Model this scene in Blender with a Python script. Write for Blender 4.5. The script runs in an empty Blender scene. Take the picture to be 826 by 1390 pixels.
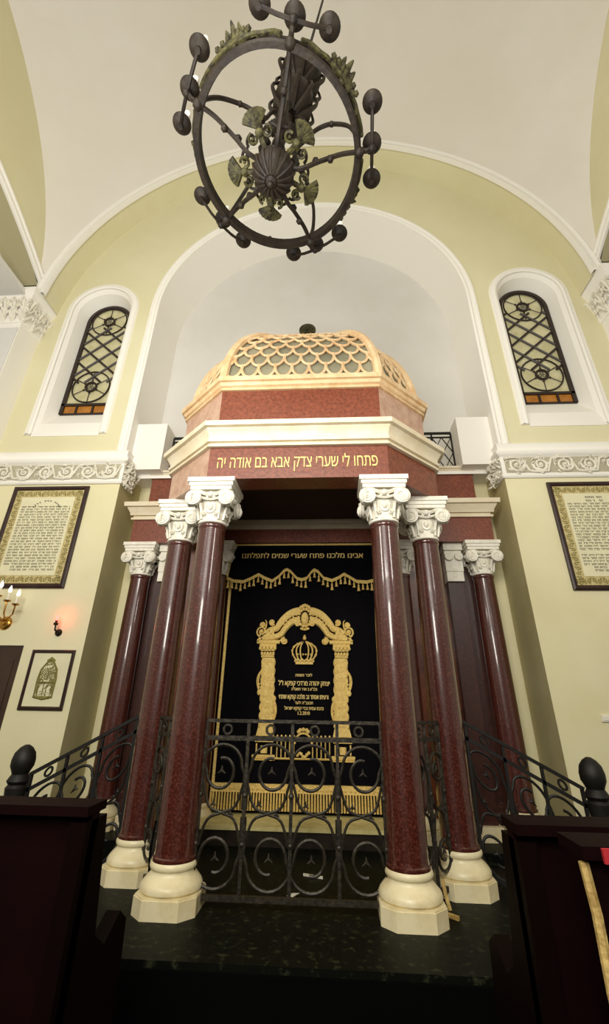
import bpy, bmesh, math, random
from math import sin, cos, pi, sqrt, radians as rad, atan2
from mathutils import Vector as V, Matrix
random.seed(7)
sc = bpy.context.scene
COL = sc.collection

# ------------------------------------------------------------------ materials
def mat(name, c, rough=.6, metal=0, noise=0, scale=8, c2=None, bump=0, bscale=30, spec=.5, emit=0, coat=0, ecol=None, thr=(.35,.65), detail=6):
    m = bpy.data.materials.new(name); m.use_nodes = True
    nt = m.node_tree; b = nt.nodes['Principled BSDF']
    b.inputs['Base Color'].default_value = (*c, 1)
    b.inputs['Roughness'].default_value = rough
    b.inputs['Metallic'].default_value = metal
    b.inputs['Specular IOR Level'].default_value = spec
    b.inputs['Coat Weight'].default_value = coat
    b.inputs['Coat Roughness'].default_value = .06
    tc = nt.nodes.new('ShaderNodeTexCoord')
    if c2 is not None:
        n = nt.nodes.new('ShaderNodeTexNoise'); n.inputs['Scale'].default_value = scale; n.inputs['Detail'].default_value = detail
        n.inputs['Roughness'].default_value = .65
        r = nt.nodes.new('ShaderNodeValToRGB')
        r.color_ramp.elements[0].position = thr[0]; r.color_ramp.elements[1].position = thr[1]
        r.color_ramp.elements[0].color = (*c, 1); r.color_ramp.elements[1].color = (*c2, 1)
        nt.links.new(tc.outputs['Object'], n.inputs['Vector']); nt.links.new(n.outputs['Fac'], r.inputs['Fac'])
        nt.links.new(r.outputs['Color'], b.inputs['Base Color'])
    if bump:
        n2 = nt.nodes.new('ShaderNodeTexNoise'); n2.inputs['Scale'].default_value = bscale; n2.inputs['Detail'].default_value = 4
        bp = nt.nodes.new('ShaderNodeBump'); bp.inputs['Strength'].default_value = bump; bp.inputs['Distance'].default_value = .02
        nt.links.new(tc.outputs['Object'], n2.inputs['Vector']); nt.links.new(n2.outputs['Fac'], bp.inputs['Height'])
        nt.links.new(bp.outputs['Normal'], b.inputs['Normal'])
    if emit:
        b.inputs['Emission Color'].default_value = (*(ecol or c), 1); b.inputs['Emission Strength'].default_value = emit
    return m
def s2l(r, g, b):
    f = lambda v: (v/255/12.92) if v/255 <= .04045 else ((v/255+.055)/1.055)**2.4
    return (f(r), f(g), f(b))
MW = mat('wall_yellow', s2l(227,220,183), .85, c2=s2l(220,212,168), scale=.7, bump=.05)
MU = mat('upper_wall_yellow', s2l(222,217,182), .85, c2=s2l(214,207,168), scale=.5, bump=.05)
MC = mat('vault_plaster', s2l(228,223,214), .9, c2=s2l(222,216,202), scale=.35, bump=.05)
MWH = mat('white_plaster', s2l(238,235,226), .7, bump=.04)
MCARV = mat('carved_plaster', s2l(232,228,212), .7, c2=s2l(190,182,160), scale=9, bump=.3, bscale=25, thr=(.45,.8))
MG = mat('apse_grey', s2l(214,212,206), .9, c2=s2l(206,203,196), scale=.6, bump=.04)
MOL = mat('olive_soffit', s2l(178,170,134), .9, bump=.04)
MJ = mat('jamb_olive', s2l(200,190,145), .85, c2=s2l(186,174,124), scale=1.2, bump=.05)
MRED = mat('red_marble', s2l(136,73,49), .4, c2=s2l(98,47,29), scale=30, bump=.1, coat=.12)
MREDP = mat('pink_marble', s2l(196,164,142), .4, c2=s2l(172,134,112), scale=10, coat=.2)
MORG = mat('amber_marble', s2l(128,66,32), .35, c2=s2l(74,32,18), scale=5, coat=.2)
MSH = mat('maroon_granite', s2l(62,22,15), .3, c2=s2l(106,56,44), scale=70, coat=1, spec=.5, thr=(.45,.75), detail=2)
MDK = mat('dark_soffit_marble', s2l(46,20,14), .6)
MCM = mat('cream_marble', s2l(226,216,190), .4, c2=s2l(214,198,164), scale=4, bump=.03)
MCAP = mat('white_carved_marble', s2l(238,234,220), .5, c2=s2l(212,204,178), scale=16, bump=.12, bscale=30, thr=(.45,.8))
MBASE = mat('ivory_marble', s2l(232,220,180), .35, c2=s2l(206,184,130), scale=6, thr=(.45,.85))
MPEACH = mat('peach_stone', s2l(206,168,122), .5, c2=s2l(226,200,158), scale=6)
MGLS = mat('dome_glass', s2l(122,120,100), .4, c2=s2l(150,146,122), scale=3)
MGOLD = mat('gold_thread', s2l(252,222,136), .45, metal=.1, c2=s2l(216,172,84), scale=60, bump=.5, bscale=160, thr=(.4,.7))
MGOLD2 = mat('gold_letter', s2l(244,214,128), .5, metal=.0)
MBLK = mat('black_velvet', (.0035,.003,.0045), .95, spec=.1, bump=.1, bscale=14)
MIRON = mat('wrought_iron', s2l(34,30,24), .45, metal=.4, c2=s2l(62,56,44), scale=30, bump=.3)
MIRD = mat('dark_iron', s2l(24,22,18), .55, metal=.3, bump=.1)
MBRZ = mat('dark_bronze', s2l(20,14,11), .55, metal=.0, c2=s2l(38,30,20), scale=14, bump=.2, spec=.22)
MPAT = mat('patina_bronze', s2l(74,70,40), .6, metal=.0, c2=s2l(20,16,12), scale=25, bump=.4, spec=.2)
MBRASS = mat('brass', s2l(200,150,70), .25, metal=.9)
MCAN = mat('candle_white', s2l(235,228,205), .5)
MBULB = mat('bulb_glow', (1,.95,.85), .3, emit=2.2)
MBULBO = mat('bulb_clear', s2l(240,236,225), .2)
MRBULB = mat('red_bulb', (1,.1,.05), .3, emit=5, ecol=(1,.1,.08))
MFLOOR = mat('black_floor_stone', (.004,.004,.0035), .6, c2=(.006,.007,.005), scale=6, spec=.03)
MPLAT = mat('green_black_marble', (.0022,.003,.0015), .55, c2=(.05,.055,.025), scale=22, thr=(.55,.8), spec=.12)
MSTEP = mat('dark_step_stone', (.010,.007,.004), .5, c2=(.03,.02,.013), scale=12, spec=.25)
MSILL = mat('cream_step_marble', s2l(226,214,150), .5, c2=s2l(196,180,116), scale=8)
MWOOD = mat('dark_pew_wood', (.005,.0006,.0008), .7, c2=(.007,.0009,.001), scale=5, spec=.06)
MWOOD2 = mat('pew_end_wood', (.004,.0015,.001), .5, c2=(.005,.0018,.0014), scale=7, spec=.04)
MPALE = mat('pale_worn_wood', s2l(214,186,116), .6, c2=s2l(150,118,60), scale=18, bump=.4)
MFRM = mat('dark_frame_wood', s2l(34,15,12), .35, c2=s2l(52,26,20), scale=9, bump=.1)
MPAP = mat('parchment', s2l(228,222,184), .8, c2=s2l(216,210,176), scale=3)
MBORD = mat('border_paper', s2l(206,192,140), .8, c2=s2l(170,152,96), scale=28)
MOLV = mat('olive_ink', s2l(124,116,56), .8)
MINK = mat('faded_ink', s2l(84,78,54), .8)
MINKB = mat('black_ink', s2l(30,28,24), .8)
MDOOR = mat('brown_door', s2l(66,44,28), .5, c2=s2l(52,34,20), scale=4)
MPANE = mat('frosted_pane', s2l(196,190,152), .5, c2=s2l(168,160,116), scale=5, emit=.12, ecol=s2l(220,212,170))
MAMB = mat('amber_pane', s2l(176,116,40), .4, c2=s2l(140,86,28), scale=8, emit=.08, ecol=s2l(200,130,50))
MPINKP = mat('rose_pane', s2l(150,112,92), .5)
MLEAD = mat('dark_window_iron', s2l(38,24,18), .5)
MPLA = mat('white_plastic', s2l(232,228,210), .4)
MTAG = mat('red_tag', s2l(176,40,46), .5)
MCORD = mat('black_rubber', (.002,.002,.002), .9, spec=.03)

# ------------------------------------------------------------------ mesh collector
def sm(p, n=5):
    p = [V(q) for q in p]; p = [p[0]*2-p[1]]+p+[p[-1]*2-p[-2]]; o = []
    for i in range(1, len(p)-2):
        for k in range(n):
            t = k/n; o.append(.5*((2*p[i])+(p[i+1]-p[i-1])*t+(2*p[i-1]-5*p[i]+4*p[i+1]-p[i+2])*t*t+(3*p[i]-p[i-1]-3*p[i+1]+p[i+2])*t**3))
    return o+[p[-2]]
class M:
    def __init__(s): s.v = []; s.f = []
    def add(s, vs, fs):
        o = len(s.v); s.v += [tuple(p) for p in vs]; s.f += [tuple(i+o for i in f) for f in fs]; return s
    def box(s, x0, x1, y0, y1, z0, z1):
        v = [(x, y, z) for z in (z0, z1) for y in (y0, y1) for x in (x0, x1)]
        return s.add(v, [(0,2,3,1),(4,5,7,6),(0,1,5,4),(2,6,7,3),(0,4,6,2),(1,3,7,5)])
    def grid(s, rows, cu=False, cv=False):
        n = len(rows); m = len(rows[0]); fs = []
        for i in range(n if cu else n-1):
            for j in range(m if cv else m-1):
                a = i*m+j; b = i*m+(j+1) % m; c = ((i+1) % n)*m+(j+1) % m; d = ((i+1) % n)*m+j
                fs.append((a, b, c, d))
        return s.add([p for r in rows for p in r], fs)
    def lathe(s, prof, c=(0,0,0), n=28, axis='z', ang=2*pi, a0=0):
        rows = []
        for i in range(n):
            a = a0+ang*i/n
            r_ = []
            for r, z in prof:
                if axis == 'z': p = (c[0]+r*cos(a), c[1]+r*sin(a), c[2]+z)
                elif axis == 'y': p = (c[0]+r*cos(a), c[1]+z, c[2]+r*sin(a))
                else: p = (c[0]+z, c[1]+r*cos(a), c[2]+r*sin(a))
                r_.append(p)
            rows.append(r_)
        return s.grid(rows, cu=True)
    def ball(s, c, r, n=10, sx=1, sy=1, sz=1):
        rows = []
        for i in range(n+1):
            t = pi*i/n
            rows.append([(c[0]+r*sx*sin(t)*cos(a), c[1]+r*sy*sin(t)*sin(a), c[2]+r*sz*cos(t)) for a in [2*pi*k/n for k in range(n)]])
        return s.grid(rows, cv=True)
    def tube(s, pts, r, n=6, closed=False, r1=None):
        pts = [V(p) for p in pts]; k = len(pts)
        if k < 2: return s
        rows = []; up = None
        for i, p in enumerate(pts):
            a = pts[i-1] if (i > 0 or closed) else p; b = pts[(i+1) % k] if (i < k-1 or closed) else p
            t = (b-a); t = t.normalized() if t.length > 1e-9 else V((0,0,1))
            if up is None:
                up = V((0,0,1)) if abs(t.z) < .9 else V((1,0,0))
            sd = t.cross(up)
            if sd.length < 1e-6: sd = t.orthogonal()
            sd.normalize(); up = sd.cross(t).normalized()
            rr = r if r1 is None else r+(r1-r)*i/(k-1)
            rows.append([p+(sd*cos(q)+up*sin(q))*rr for q in [2*pi*j/n for j in range(n)]])
        o = len(s.v); s.grid(rows, cu=closed, cv=True)
        if not closed:
            s.f.append(tuple(o+j for j in range(n))); s.f.append(tuple(o+(k-1)*n+j for j in reversed(range(n))))
        return s
    def bar(s, a, b, w, h):   # rectangular bar from a to b
        a = V(a); b = V(b); t = (b-a).normalized(); up = V((0,0,1)) if abs(t.z) < .95 else V((0,1,0))
        sd = t.cross(up).normalized(); up = sd.cross(t)
        c = [sd*w/2*i+up*h/2*j for i, j in ((-1,-1),(1,-1),(1,1),(-1,1))]
        return s.add([a+q for q in c]+[b+q for q in c], [(0,1,2,3),(7,6,5,4),(0,4,5,1),(1,5,6,2),(2,6,7,3),(3,7,4,0)])
    def prism(s, poly, z0, z1, fn=None):   # poly in 2D extruded; fn maps (u,v,w) to 3D
        fn = fn or (lambda u, v, w: (u, v, w)); n = len(poly)
        vs = [fn(u, v, z0) for u, v in poly]+[fn(u, v, z1) for u, v in poly]
        fs = [tuple(range(n)), tuple(range(2*n-1, n-1, -1))]+[(i, (i+1) % n, (i+1) % n+n, i+n) for i in range(n)]
        return s.add(vs, fs)
    def sweep(s, path, prof, closed=False):  # plan path [(x,y)], prof [(outward,z)]
        k = len(path); rows = []
        for i in range(k):
            p = V(path[i]); ns = []
            for a, b in ((i-1, i), (i, i+1)):
                if not closed and (a < 0 or b >= k): continue
                d = V(path[b % k])-V(path[a % k])
                if d.length > 1e-9: d.normalize(); ns.append(V((d.y, -d.x)))
            if len(ns) == 1: nn = ns[0]
            else:
                nn = (ns[0]+ns[1]); q = nn.length_squared/2; nn = nn/q if q > .05 else ns[0]
            rows.append([(p.x+nn.x*o, p.y+nn.y*o, z) for o, z in prof])
        o = len(s.v); m = len(prof)
        s.grid(rows, cu=closed, cv=True)
        if not closed:
            s.f.append(tuple(o+j for j in range(m))); s.f.append(tuple(o+(k-1)*m+j for j in reversed(range(m))))
        return s
    def sweep_out(s, outl, prof, cx=0, y=0):   # outline [(x,z,nx,nz)], prof [(radial, dy)]
        rows = [[(cx+x+nx*o, y+d, z+nz*o) for o, d in prof] for x, z, nx, nz in outl]
        return s.grid(rows, cv=True)
    def xf(s, fn): s.v = [tuple(fn(*p)) for p in s.v]; return s
def deform(m2, fn, dst):
    dst.add([fn(*p) for p in m2.v], m2.f); return dst
def wloc(o):
    p = V((0,0,0))
    while o is not None: p = p+o.location; o = o.parent
    return p
def obj(name, m, material, parent=None, smooth=True, angle=40, loc=None):
    me = bpy.data.meshes.new(name)
    off = wloc(parent) if parent is not None else V((0,0,0))
    l = V(loc)-off if loc is not None else V((0,0,0))
    off = off+l
    me.from_pydata([tuple(V(p)-off) for p in m.v], [], m.f)
    bm = bmesh.new(); bm.from_mesh(me)
    bmesh.ops.remove_doubles(bm, verts=bm.verts, dist=1e-6)
    bmesh.ops.recalc_face_normals(bm, faces=bm.faces); bm.to_mesh(me); bm.free()
    me.materials.append(material)
    if smooth:
        me.shade_smooth()
        try: me.set_sharp_from_angle(angle=rad(angle))
        except Exception: pass
    o = bpy.data.objects.new(name, me); COL.objects.link(o); o.location = l
    if parent is not None: o.parent = parent
    return o
def tag(o, label, cat, group=None):
    o['label'] = label; o['category'] = cat
    if group: o['group'] = group
    return o
def thing(name, label, cat, loc=(0,0,0), group=None):
    o = bpy.data.objects.new(name, None); o.empty_display_size = .1; COL.objects.link(o); o.location = loc
    return tag(o, label, cat, group)
def struct(name, m, material, **k):
    o = obj(name, m, material, **k); o['kind'] = 'structure'; return o
def dup(root, loc, rotz=0, label=None, group=None):
    def cp(o, par):
        c = o.copy(); COL.objects.link(c)
        if par is not None: c.parent = par
        for ch in list(o.children): cp(ch, c)
        return c
    r = cp(root, None); r.location = loc; r.rotation_euler = (0, 0, rotz)
    if label: r['label'] = label
    if group: r['group'] = group
    return r
def spiral(cx, cz, r0, r1, turns, a0, d=1, n=26):
    return [(cx+(r0+(r1-r0)*t)*cos(a0+d*2*pi*turns*t), cz+(r0+(r1-r0)*t)*sin(a0+d*2*pi*turns*t)) for t in [i/n for i in range(n+1)]]
def arch_outline(hw, zb, zs, n=28, bottom=False):
    o = [(-hw, zb, -1, 0), (-hw, zs, -1, 0)]
    for i in range(1, n): a = pi-pi*i/n; o.append((hw*cos(a), zs+hw*sin(a), cos(a), sin(a)))
    o += [(hw, zs, 1, 0), (hw, zb, 1, 0)]
    return o
def planar(polys, y, depth=0):   # filled 2D curve with holes -> mesh in XZ plane
    cu = bpy.data.curves.new('t', 'CURVE'); cu.dimensions = '2D'; cu.fill_mode = 'BOTH'
    for p in polys:
        sp = cu.splines.new('POLY'); sp.points.add(len(p)-1); sp.use_cyclic_u = True
        for q, (a, b) in zip(sp.points, p): q.co = (a, b, 0, 1)
    ob = bpy.data.objects.new('t', cu); COL.objects.link(ob)
    bpy.context.view_layer.update()
    me = bpy.data.meshes.new_from_object(ob.evaluated_get(bpy.context.evaluated_depsgraph_get()))
    m = M(); m.add([(v.co.x, y, v.co.y) for v in me.vertices], [tuple(p.vertices) for p in me.polygons])
    bpy.data.objects.remove(ob); bpy.data.curves.remove(cu); bpy.data.meshes.remove(me)
    return m
def text_mesh(s, x0, x1, z0, z1, y, ext=.004, bold=1):
    """writing as filled outlines, every contour tessellated by itself with its own counters"""
    from mathutils.geometry import interpolate_bezier, tessellate_polygon
    cu = bpy.data.curves.new('t', 'FONT'); cu.body = s
    ob = bpy.data.objects.new('t', cu); COL.objects.link(ob); bpy.context.view_layer.update()
    cv = ob.to_curve(bpy.context.evaluated_depsgraph_get()); cons = []
    for sp in cv.splines:
        pts = []
        if sp.type == 'BEZIER':
            bp = sp.bezier_points; n = len(bp)
            for i in range(n):
                p, q = bp[i], bp[(i+1) % n]
                straight = p.handle_right_type == 'VECTOR' and q.handle_left_type == 'VECTOR'
                pts += [V((w.x, w.y, 0)) for w in interpolate_bezier(p.co, p.handle_right, q.handle_left, q.co, 2 if straight else 5)[:-1]]
        else: pts = [V((w.co.x, w.co.y, 0)) for w in sp.points]
        o = []
        for w in pts:
            if not o or (w-o[-1]).length > 1e-4: o.append(w)
        if len(o) > 2: cons.append(o)
    ar = lambda p: sum(p[i].x*p[(i+1) % len(p)].y-p[(i+1) % len(p)].x*p[i].y for i in range(len(p)))/2
    def inside(pt, p):
        c = False
        for i in range(len(p)):
            a, b = p[i], p[i-1]
            if (a.y > pt.y) != (b.y > pt.y) and pt.x < (b.x-a.x)*(pt.y-a.y)/(b.y-a.y)+a.x: c = not c
        return c
    holes = [p for i, p in enumerate(cons) if any(j != i and ar(p)*ar(q) < 0 and abs(ar(q)) > abs(ar(p)) and all(inside(w, q) for w in p[::2]) for j, q in enumerate(cons))]
    outs = [p for p in cons if not any(p is h for h in holes)]
    xs = [w.x for p in cons for w in p]; a, b = min(xs), max(xs); k = (z1-z0)/.62
    m = M()
    for j, p in enumerate(outs):
        hs = [h for h in holes if ar(h)*ar(p) < 0 and inside(h[0], p)]
        loops = [p]+hs; flat = [w for l in loops for w in l]; tr = tessellate_polygon(loops)
        for q, (ox, oz) in enumerate(((0,0),(.035*k,0)) if bold else ((0,0),)):
            m.add([(x0+(w.x-a)/(b-a)*(x1-x0)+ox, y-ext-.0003*(j % 3)-.0009*q, z0+w.y*k+oz) for w in flat], tr)
    bpy.data.objects.remove(ob); bpy.data.curves.remove(cu)
    return m
H = lambda s: s[::-1]

FY = 5.12      # facade plane
# ------------------------------------------------------------------ facade wall
ap = [(x, z) for x, z, _, _ in arch_outline(2.5, .0, 7.34)]
win = [(x, z) for x, z, _, _ in arch_outline(.5, 4.95, 7.38)]
outer = [(-5.6, 0), (-5.6, 13), (5.6, 13), (5.6, 0)]
WX = 3.47
dr = [(-4.15, 0), (-4.15, 2.1), (-3.2, 2.1), (-3.2, 0)]
ap2 = [(-2.5, 0.0)]+ap[1:-1]+[(2.5, 0.0)]
# outline: outer with apse opening cut out of the bottom edge
ol = [(-5.6, 0), (-4.15, 0), (-4.15, 2.1), (-3.2, 2.1), (-3.2, 0)]+[(-2.5, 0)]+ap[1:-1]+[(2.5, 0), (5.6, 0), (5.6, 13), (-5.6, 13)]
low = [(x, z) for x, z in [(-5.6, 0), (-4.15, 0), (-4.15, 2.1), (-3.2, 2.1), (-3.2, 0), (-2.5, 0), (-2.5, 4.4), (-5.6, 4.4)]]
m = planar([low], FY); m2 = planar([[(2.5, 0), (5.6, 0), (5.6, 4.4), (2.5, 4.4)]], FY)
m.add(m2.v, m2.f)
struct('wall_front', m, MW, smooth=False)
up = [(-5.6, 4.4), (-2.5, 4.4)]+ap[1:-1]+[(2.5, 4.4), (5.6, 4.4), (5.6, 13), (-5.6, 13)]
m = planar([up, [(x-WX, z) for x, z in win], [(x+WX, z) for x, z in win]], FY)
struct('wall_front_upper', m, MU, smooth=False)

# niche / apse shell
m = M()
for s in (-1, 1): m.add([(s*2.5, FY, 0), (s*2.5, 5.74, 0), (s*2.5, 5.74, 4.42), (s*2.5, FY, 4.42)], [(0,1,2,3)])
struct('wall_niche_jambs', m, MJ, smooth=False)
m = M().box(-2.7, 2.7, 5.74, 5.8, 0, 4.42)
struct('wall_niche_back', m, MW, smooth=False)
m = M(); o = arch_outline(2.5, 4.42, 7.34, 48)
m.grid([[(x, FY, z), (x, 6.02, z)] for x, z, _, _ in o])
struct('wall_apse_reveal', m, MWH)
m = M().box(-3, 3, 6.0, 6.06, 4.3, 10.2)
struct('wall_apse_back', m, MG, smooth=False)
m = M().box(-2.5, 2.5, 5.42, 6.0, 4.36, 4.44)
struct('floor_gallery', m, MWH, smooth=False)
for s in (-1, 1):
    m = M().box(min(s*2.06, s*2.5), max(s*2.06, s*2.5), 5.26, 6.0, 4.42, 5.17)
    struct('trim_gallery_block', m, MWH, smooth=False)
# white moulding round the apse arch
m = M(); m.sweep_out(arch_outline(2.5, 4.62, 7.34, 56), [(0,0),(0,-.035),(.03,-.05),(.05,-.03),(.085,-.03),(.1,-.05),(.125,-.05),(.14,0)], 0, FY)
struct('trim_apse_arch', m, MWH)

# windows
def window(cx, n):
    o1 = arch_outline(.5, 4.95, 7.38); o2 = arch_outline(.385, 5.46, 7.36)
    m = M(); rows = [[(cx+a[0], FY, a[1]), (cx+(a[0]*.6+b[0]*.4), FY+.05, a[1]*.6+b[1]*.4), (cx+b[0], 5.4, b[1])] for a, b in zip(o1, o2)]
    m.grid(rows, cu=True)
    w = struct(f'window_{n}', m, MWH, smooth=False, loc=(cx, FY, 4.95))
    m = M(); m.sweep_out([(o1[0][0],4.93,-1,0)]+o1[1:-1]+[(o1[-1][0],4.93,1,0)], [(-.0,0),(-.0,-.03),(.03,-.045),(.05,-.03),(.09,-.03),(.1,-.015),(.11,0)], cx, FY)
    for e in (-1, 1): m.box(min(cx+e*.5, cx+e*.61), max(cx+e*.5, cx+e*.61), FY-.03, FY, 4.925, 4.94)
    m.box(cx-.5, cx+.5, FY-.012, FY+.0, 4.9, 4.955)
    obj('window_surround', m, MWH, w)
    gy = 5.385
    m = planar([[(x+cx, z) for x, z, _, _ in arch_outline(.39, 5.62, 7.36)]], gy+.01); obj('pane', m, MPANE, w, smooth=False)
    m = M().box(cx-.38, cx+.38, gy, gy+.012, 5.46, 5.62); obj('pane', m, MAMB, w, smooth=False)
    m = M(); m.sweep_out(arch_outline(.385, 5.46, 7.36), [(0,.02),(0,-.03),(-.055,-.03),(-.055,.02)], cx, gy)
    m.box(cx-.38, cx+.38, gy-.03, gy+.01, 5.61, 5.65)
    for u in (-.13, .13): m.box(cx+u-.014, cx+u+.014, gy-.025, gy+.01, 5.46, 5.63)
    m.box(cx-.38, cx+.38, gy-.02, gy+.01, 5.455, 5.475)
    obj('window_frame', m, MLEAD, w, smooth=False)
    m = M(); yy = gy-.012; R_ = .3; c0, c1 = 5.98, 7.38
    P = lambda u, z: (cx+u, yy, z)
    for cz in (c0, c1):
        m.tube([P(R_*cos(a), cz+R_*sin(a)) for a in [2*pi*i/28 for i in range(28)]], .013, 5, closed=True)
        m.tube([P(.085*cos(a), cz+.085*sin(a)) for a in [2*pi*i/18 for i in range(18)]], .02, 5, closed=True)
        for k in range(3):
            a = pi/2+2*pi*k/3; m.tube([P(.035*cos(a)+.022*cos(b), cz+.035*sin(a)+.022*sin(b)) for b in [2*pi*i/10 for i in range(10)]], .006, 4, closed=True)
        for k in range(6):
            a = pi/6*1+k*pi/3
            m.tube([P(.1*cos(a), cz+.1*sin(a)), P(R_*cos(a), cz+R_*sin(a))], .008, 4)
            m.ball(P(.12*cos(a), cz+.12*sin(a)), .018, 5)
    hw = .33
    for sgn in (-1, 1):
        for k in range(-4, 9):
            # diagonal line z = zc + sgn*slope*u
            zc = 5.86+.33*k; pts = []
            for i in range(41):
                u = -hw+2*hw*i/40; z = zc+sgn*.9*u
                ok = 6.0 < z < 7.36 and (u*u+(z-c0)**2) > .085**2+.002 and (u*u+(z-c1)**2) > .1**2
                if z < c0+R_ and (u*u+(z-c0)**2) < R_*R_ and z < c0+.08: ok = False
                if (u*u+(z-c1)**2) < (R_*.97)**2 and z > c1-.14: ok = False
                if ok: pts.append(P(u, z))
                else:
                    if len(pts) > 2: m.tube([pts[0], pts[-1]], .019, 5)
                    pts = []
            if len(pts) > 2: m.tube([pts[0], pts[-1]], .019, 5)
    obj('lattice', m, MLEAD, w)
    return w
window(-WX, 1); window(WX, 2)

MGRD = mat('shaded_relief_plaster', s2l(176,170,146), .85)  # darker grey holds the shadows between the carving in its colour
# ------------------------------------------------------------------ carved scroll relief
def scrollwork(m, f, u0, u1, h, pitch, r=.02, seed=1):
    rnd = random.Random(seed); n = max(1, int(round((u1-u0)/pitch))); p = (u1-u0)/n
    for i in range(n):
        c = u0+(i+.5)*p; d = 1 if i % 2 else -1; R_ = min(h, p)*.42
        m.tube([f(a, b, .014) for a, b in spiral(c, 0, R_, R_*.12, 1.7, pi*.5*d+pi*.5, d, 22)], r*1.15, 5, r1=r*.5)
        m.ball(f(c, 0, .018), r*1.5, 6)
        # leaves
        for k in range(18):
            a = 2*pi*k/18+rnd.random(); q = R_*(.5+.75*rnd.random())
            x, z = c+q*cos(a), q*sin(a)
            m.tube([f(x, z, .01), f(x+r*1.6*cos(a+1), z+r*1.6*sin(a+1), .026), f(x+r*3*cos(a+1.4), z+r*3*sin(a+1.4), .008)], r*.8, 5, r1=r*.25)
        # connecting stem
        m.tube([f(c-p/2, -d*h*.36, .01), f(c-p*.2, -d*h*.43, .02), f(c+p*.25, -d*h*.4, .02), f(c+p/2, d*h*.36, .01)], r*.9, 5)
for s, nm in ((-1, 'left'), (1, 'right')):
    path = [(s*5.0, FY), (s*2.5, FY), (s*2.5, 5.42)]
    if s > 0: path = path[::-1]
    m = M()
    m.sweep(path, [(0,4.13),(.025,4.13),(.04,4.15),(.03,4.17),(.02,4.19),(.02,4.43),(.05,4.45),(.07,4.47),(.075,4.50),(.03,4.52),(.03,4.6),(.045,4.62),(.0,4.64)])
    t = struct(f'trim_frieze_{nm}', m, MWH)
    m = M(); fn = lambda u, v, w: (u, FY-.02-w, 4.31+v)
    a, b = sorted((s*2.52, s*4.9)); scrollwork(m, fn, a, b, .24, .29, .017, 3+s)
    fj = lambda u, v, w: (s*(2.48-w), FY+u, 4.31+v)
    scrollwork(m, fj, -.02, .28, .24, .3, .02, 9)
    for k in range(46):
        x = s*(2.45+random.uniform(-.02,.03)); y = FY+random.uniform(-.05,.28); z = random.uniform(4.12,4.44); a = random.random()*6.3
        m.tube(sm([(x, y, z), (x-s*.03, y+.03*cos(a), z+.03*sin(a)), (x-s*.045, y+.06*cos(a+.5), z+.06*sin(a+.5)), (x-s*.02, y+.07*cos(a+1), z+.07*sin(a+1))], 3), .018, 5, r1=.008)
    obj('carved_relief', m, MCARV, t)
    a_, b_ = sorted((s*2.53, s*5.0)); obj('shaded_relief_ground', M().box(a_, b_, FY-.0225, FY-.01, 4.2, 4.425), MGRD, t, smooth=False)  # strip behind the scrolls, carved shadow put into its colour

# ------------------------------------------------------------------ vault, piers, side walls
AY = 4.7; RR = 4.37; ZS = 6.96; YC = AY-RR
m = M(); rows = []
N = 48
for i in range(N+1):
    u = sin(pi/2*(2*i/N-1)); row = []
    for j in range(N+1):
        v = sin(pi/2*(2*j/N-1))
        row.append((RR*u, YC+RR*v, ZS+RR*sqrt(max(0, 2-u*u-v*v))))
    rows.append(row)
m.grid(rows); struct('ceiling', m, MC)
def arc_xz(R_, n=64, lo=0): return [(R_*cos(a), ZS+R_*sin(a), cos(a), sin(a)) for a in [pi-lo-(pi-2*lo)*i/n for i in range(n+1)]]
m = M(); m.grid([[(x, AY, z), (x, FY, z)] for x, z, _, _ in arc_xz(RR-.12, lo=rad(4.6))]); struct('ceiling_arch_soffit', m, MU)
m = M(); m.sweep_out(arc_xz(RR, lo=rad(4.7)), [(.02,.02),(.02,-.03),(-.01,-.05),(-.03,-.03),(-.035,-.015),(-.09,-.015),(-.1,-.05),(-.14,-.05),(-.15,.0),(-.15,.03)], 0, AY)
struct('trim_vault_arch', m, MWH)
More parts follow.
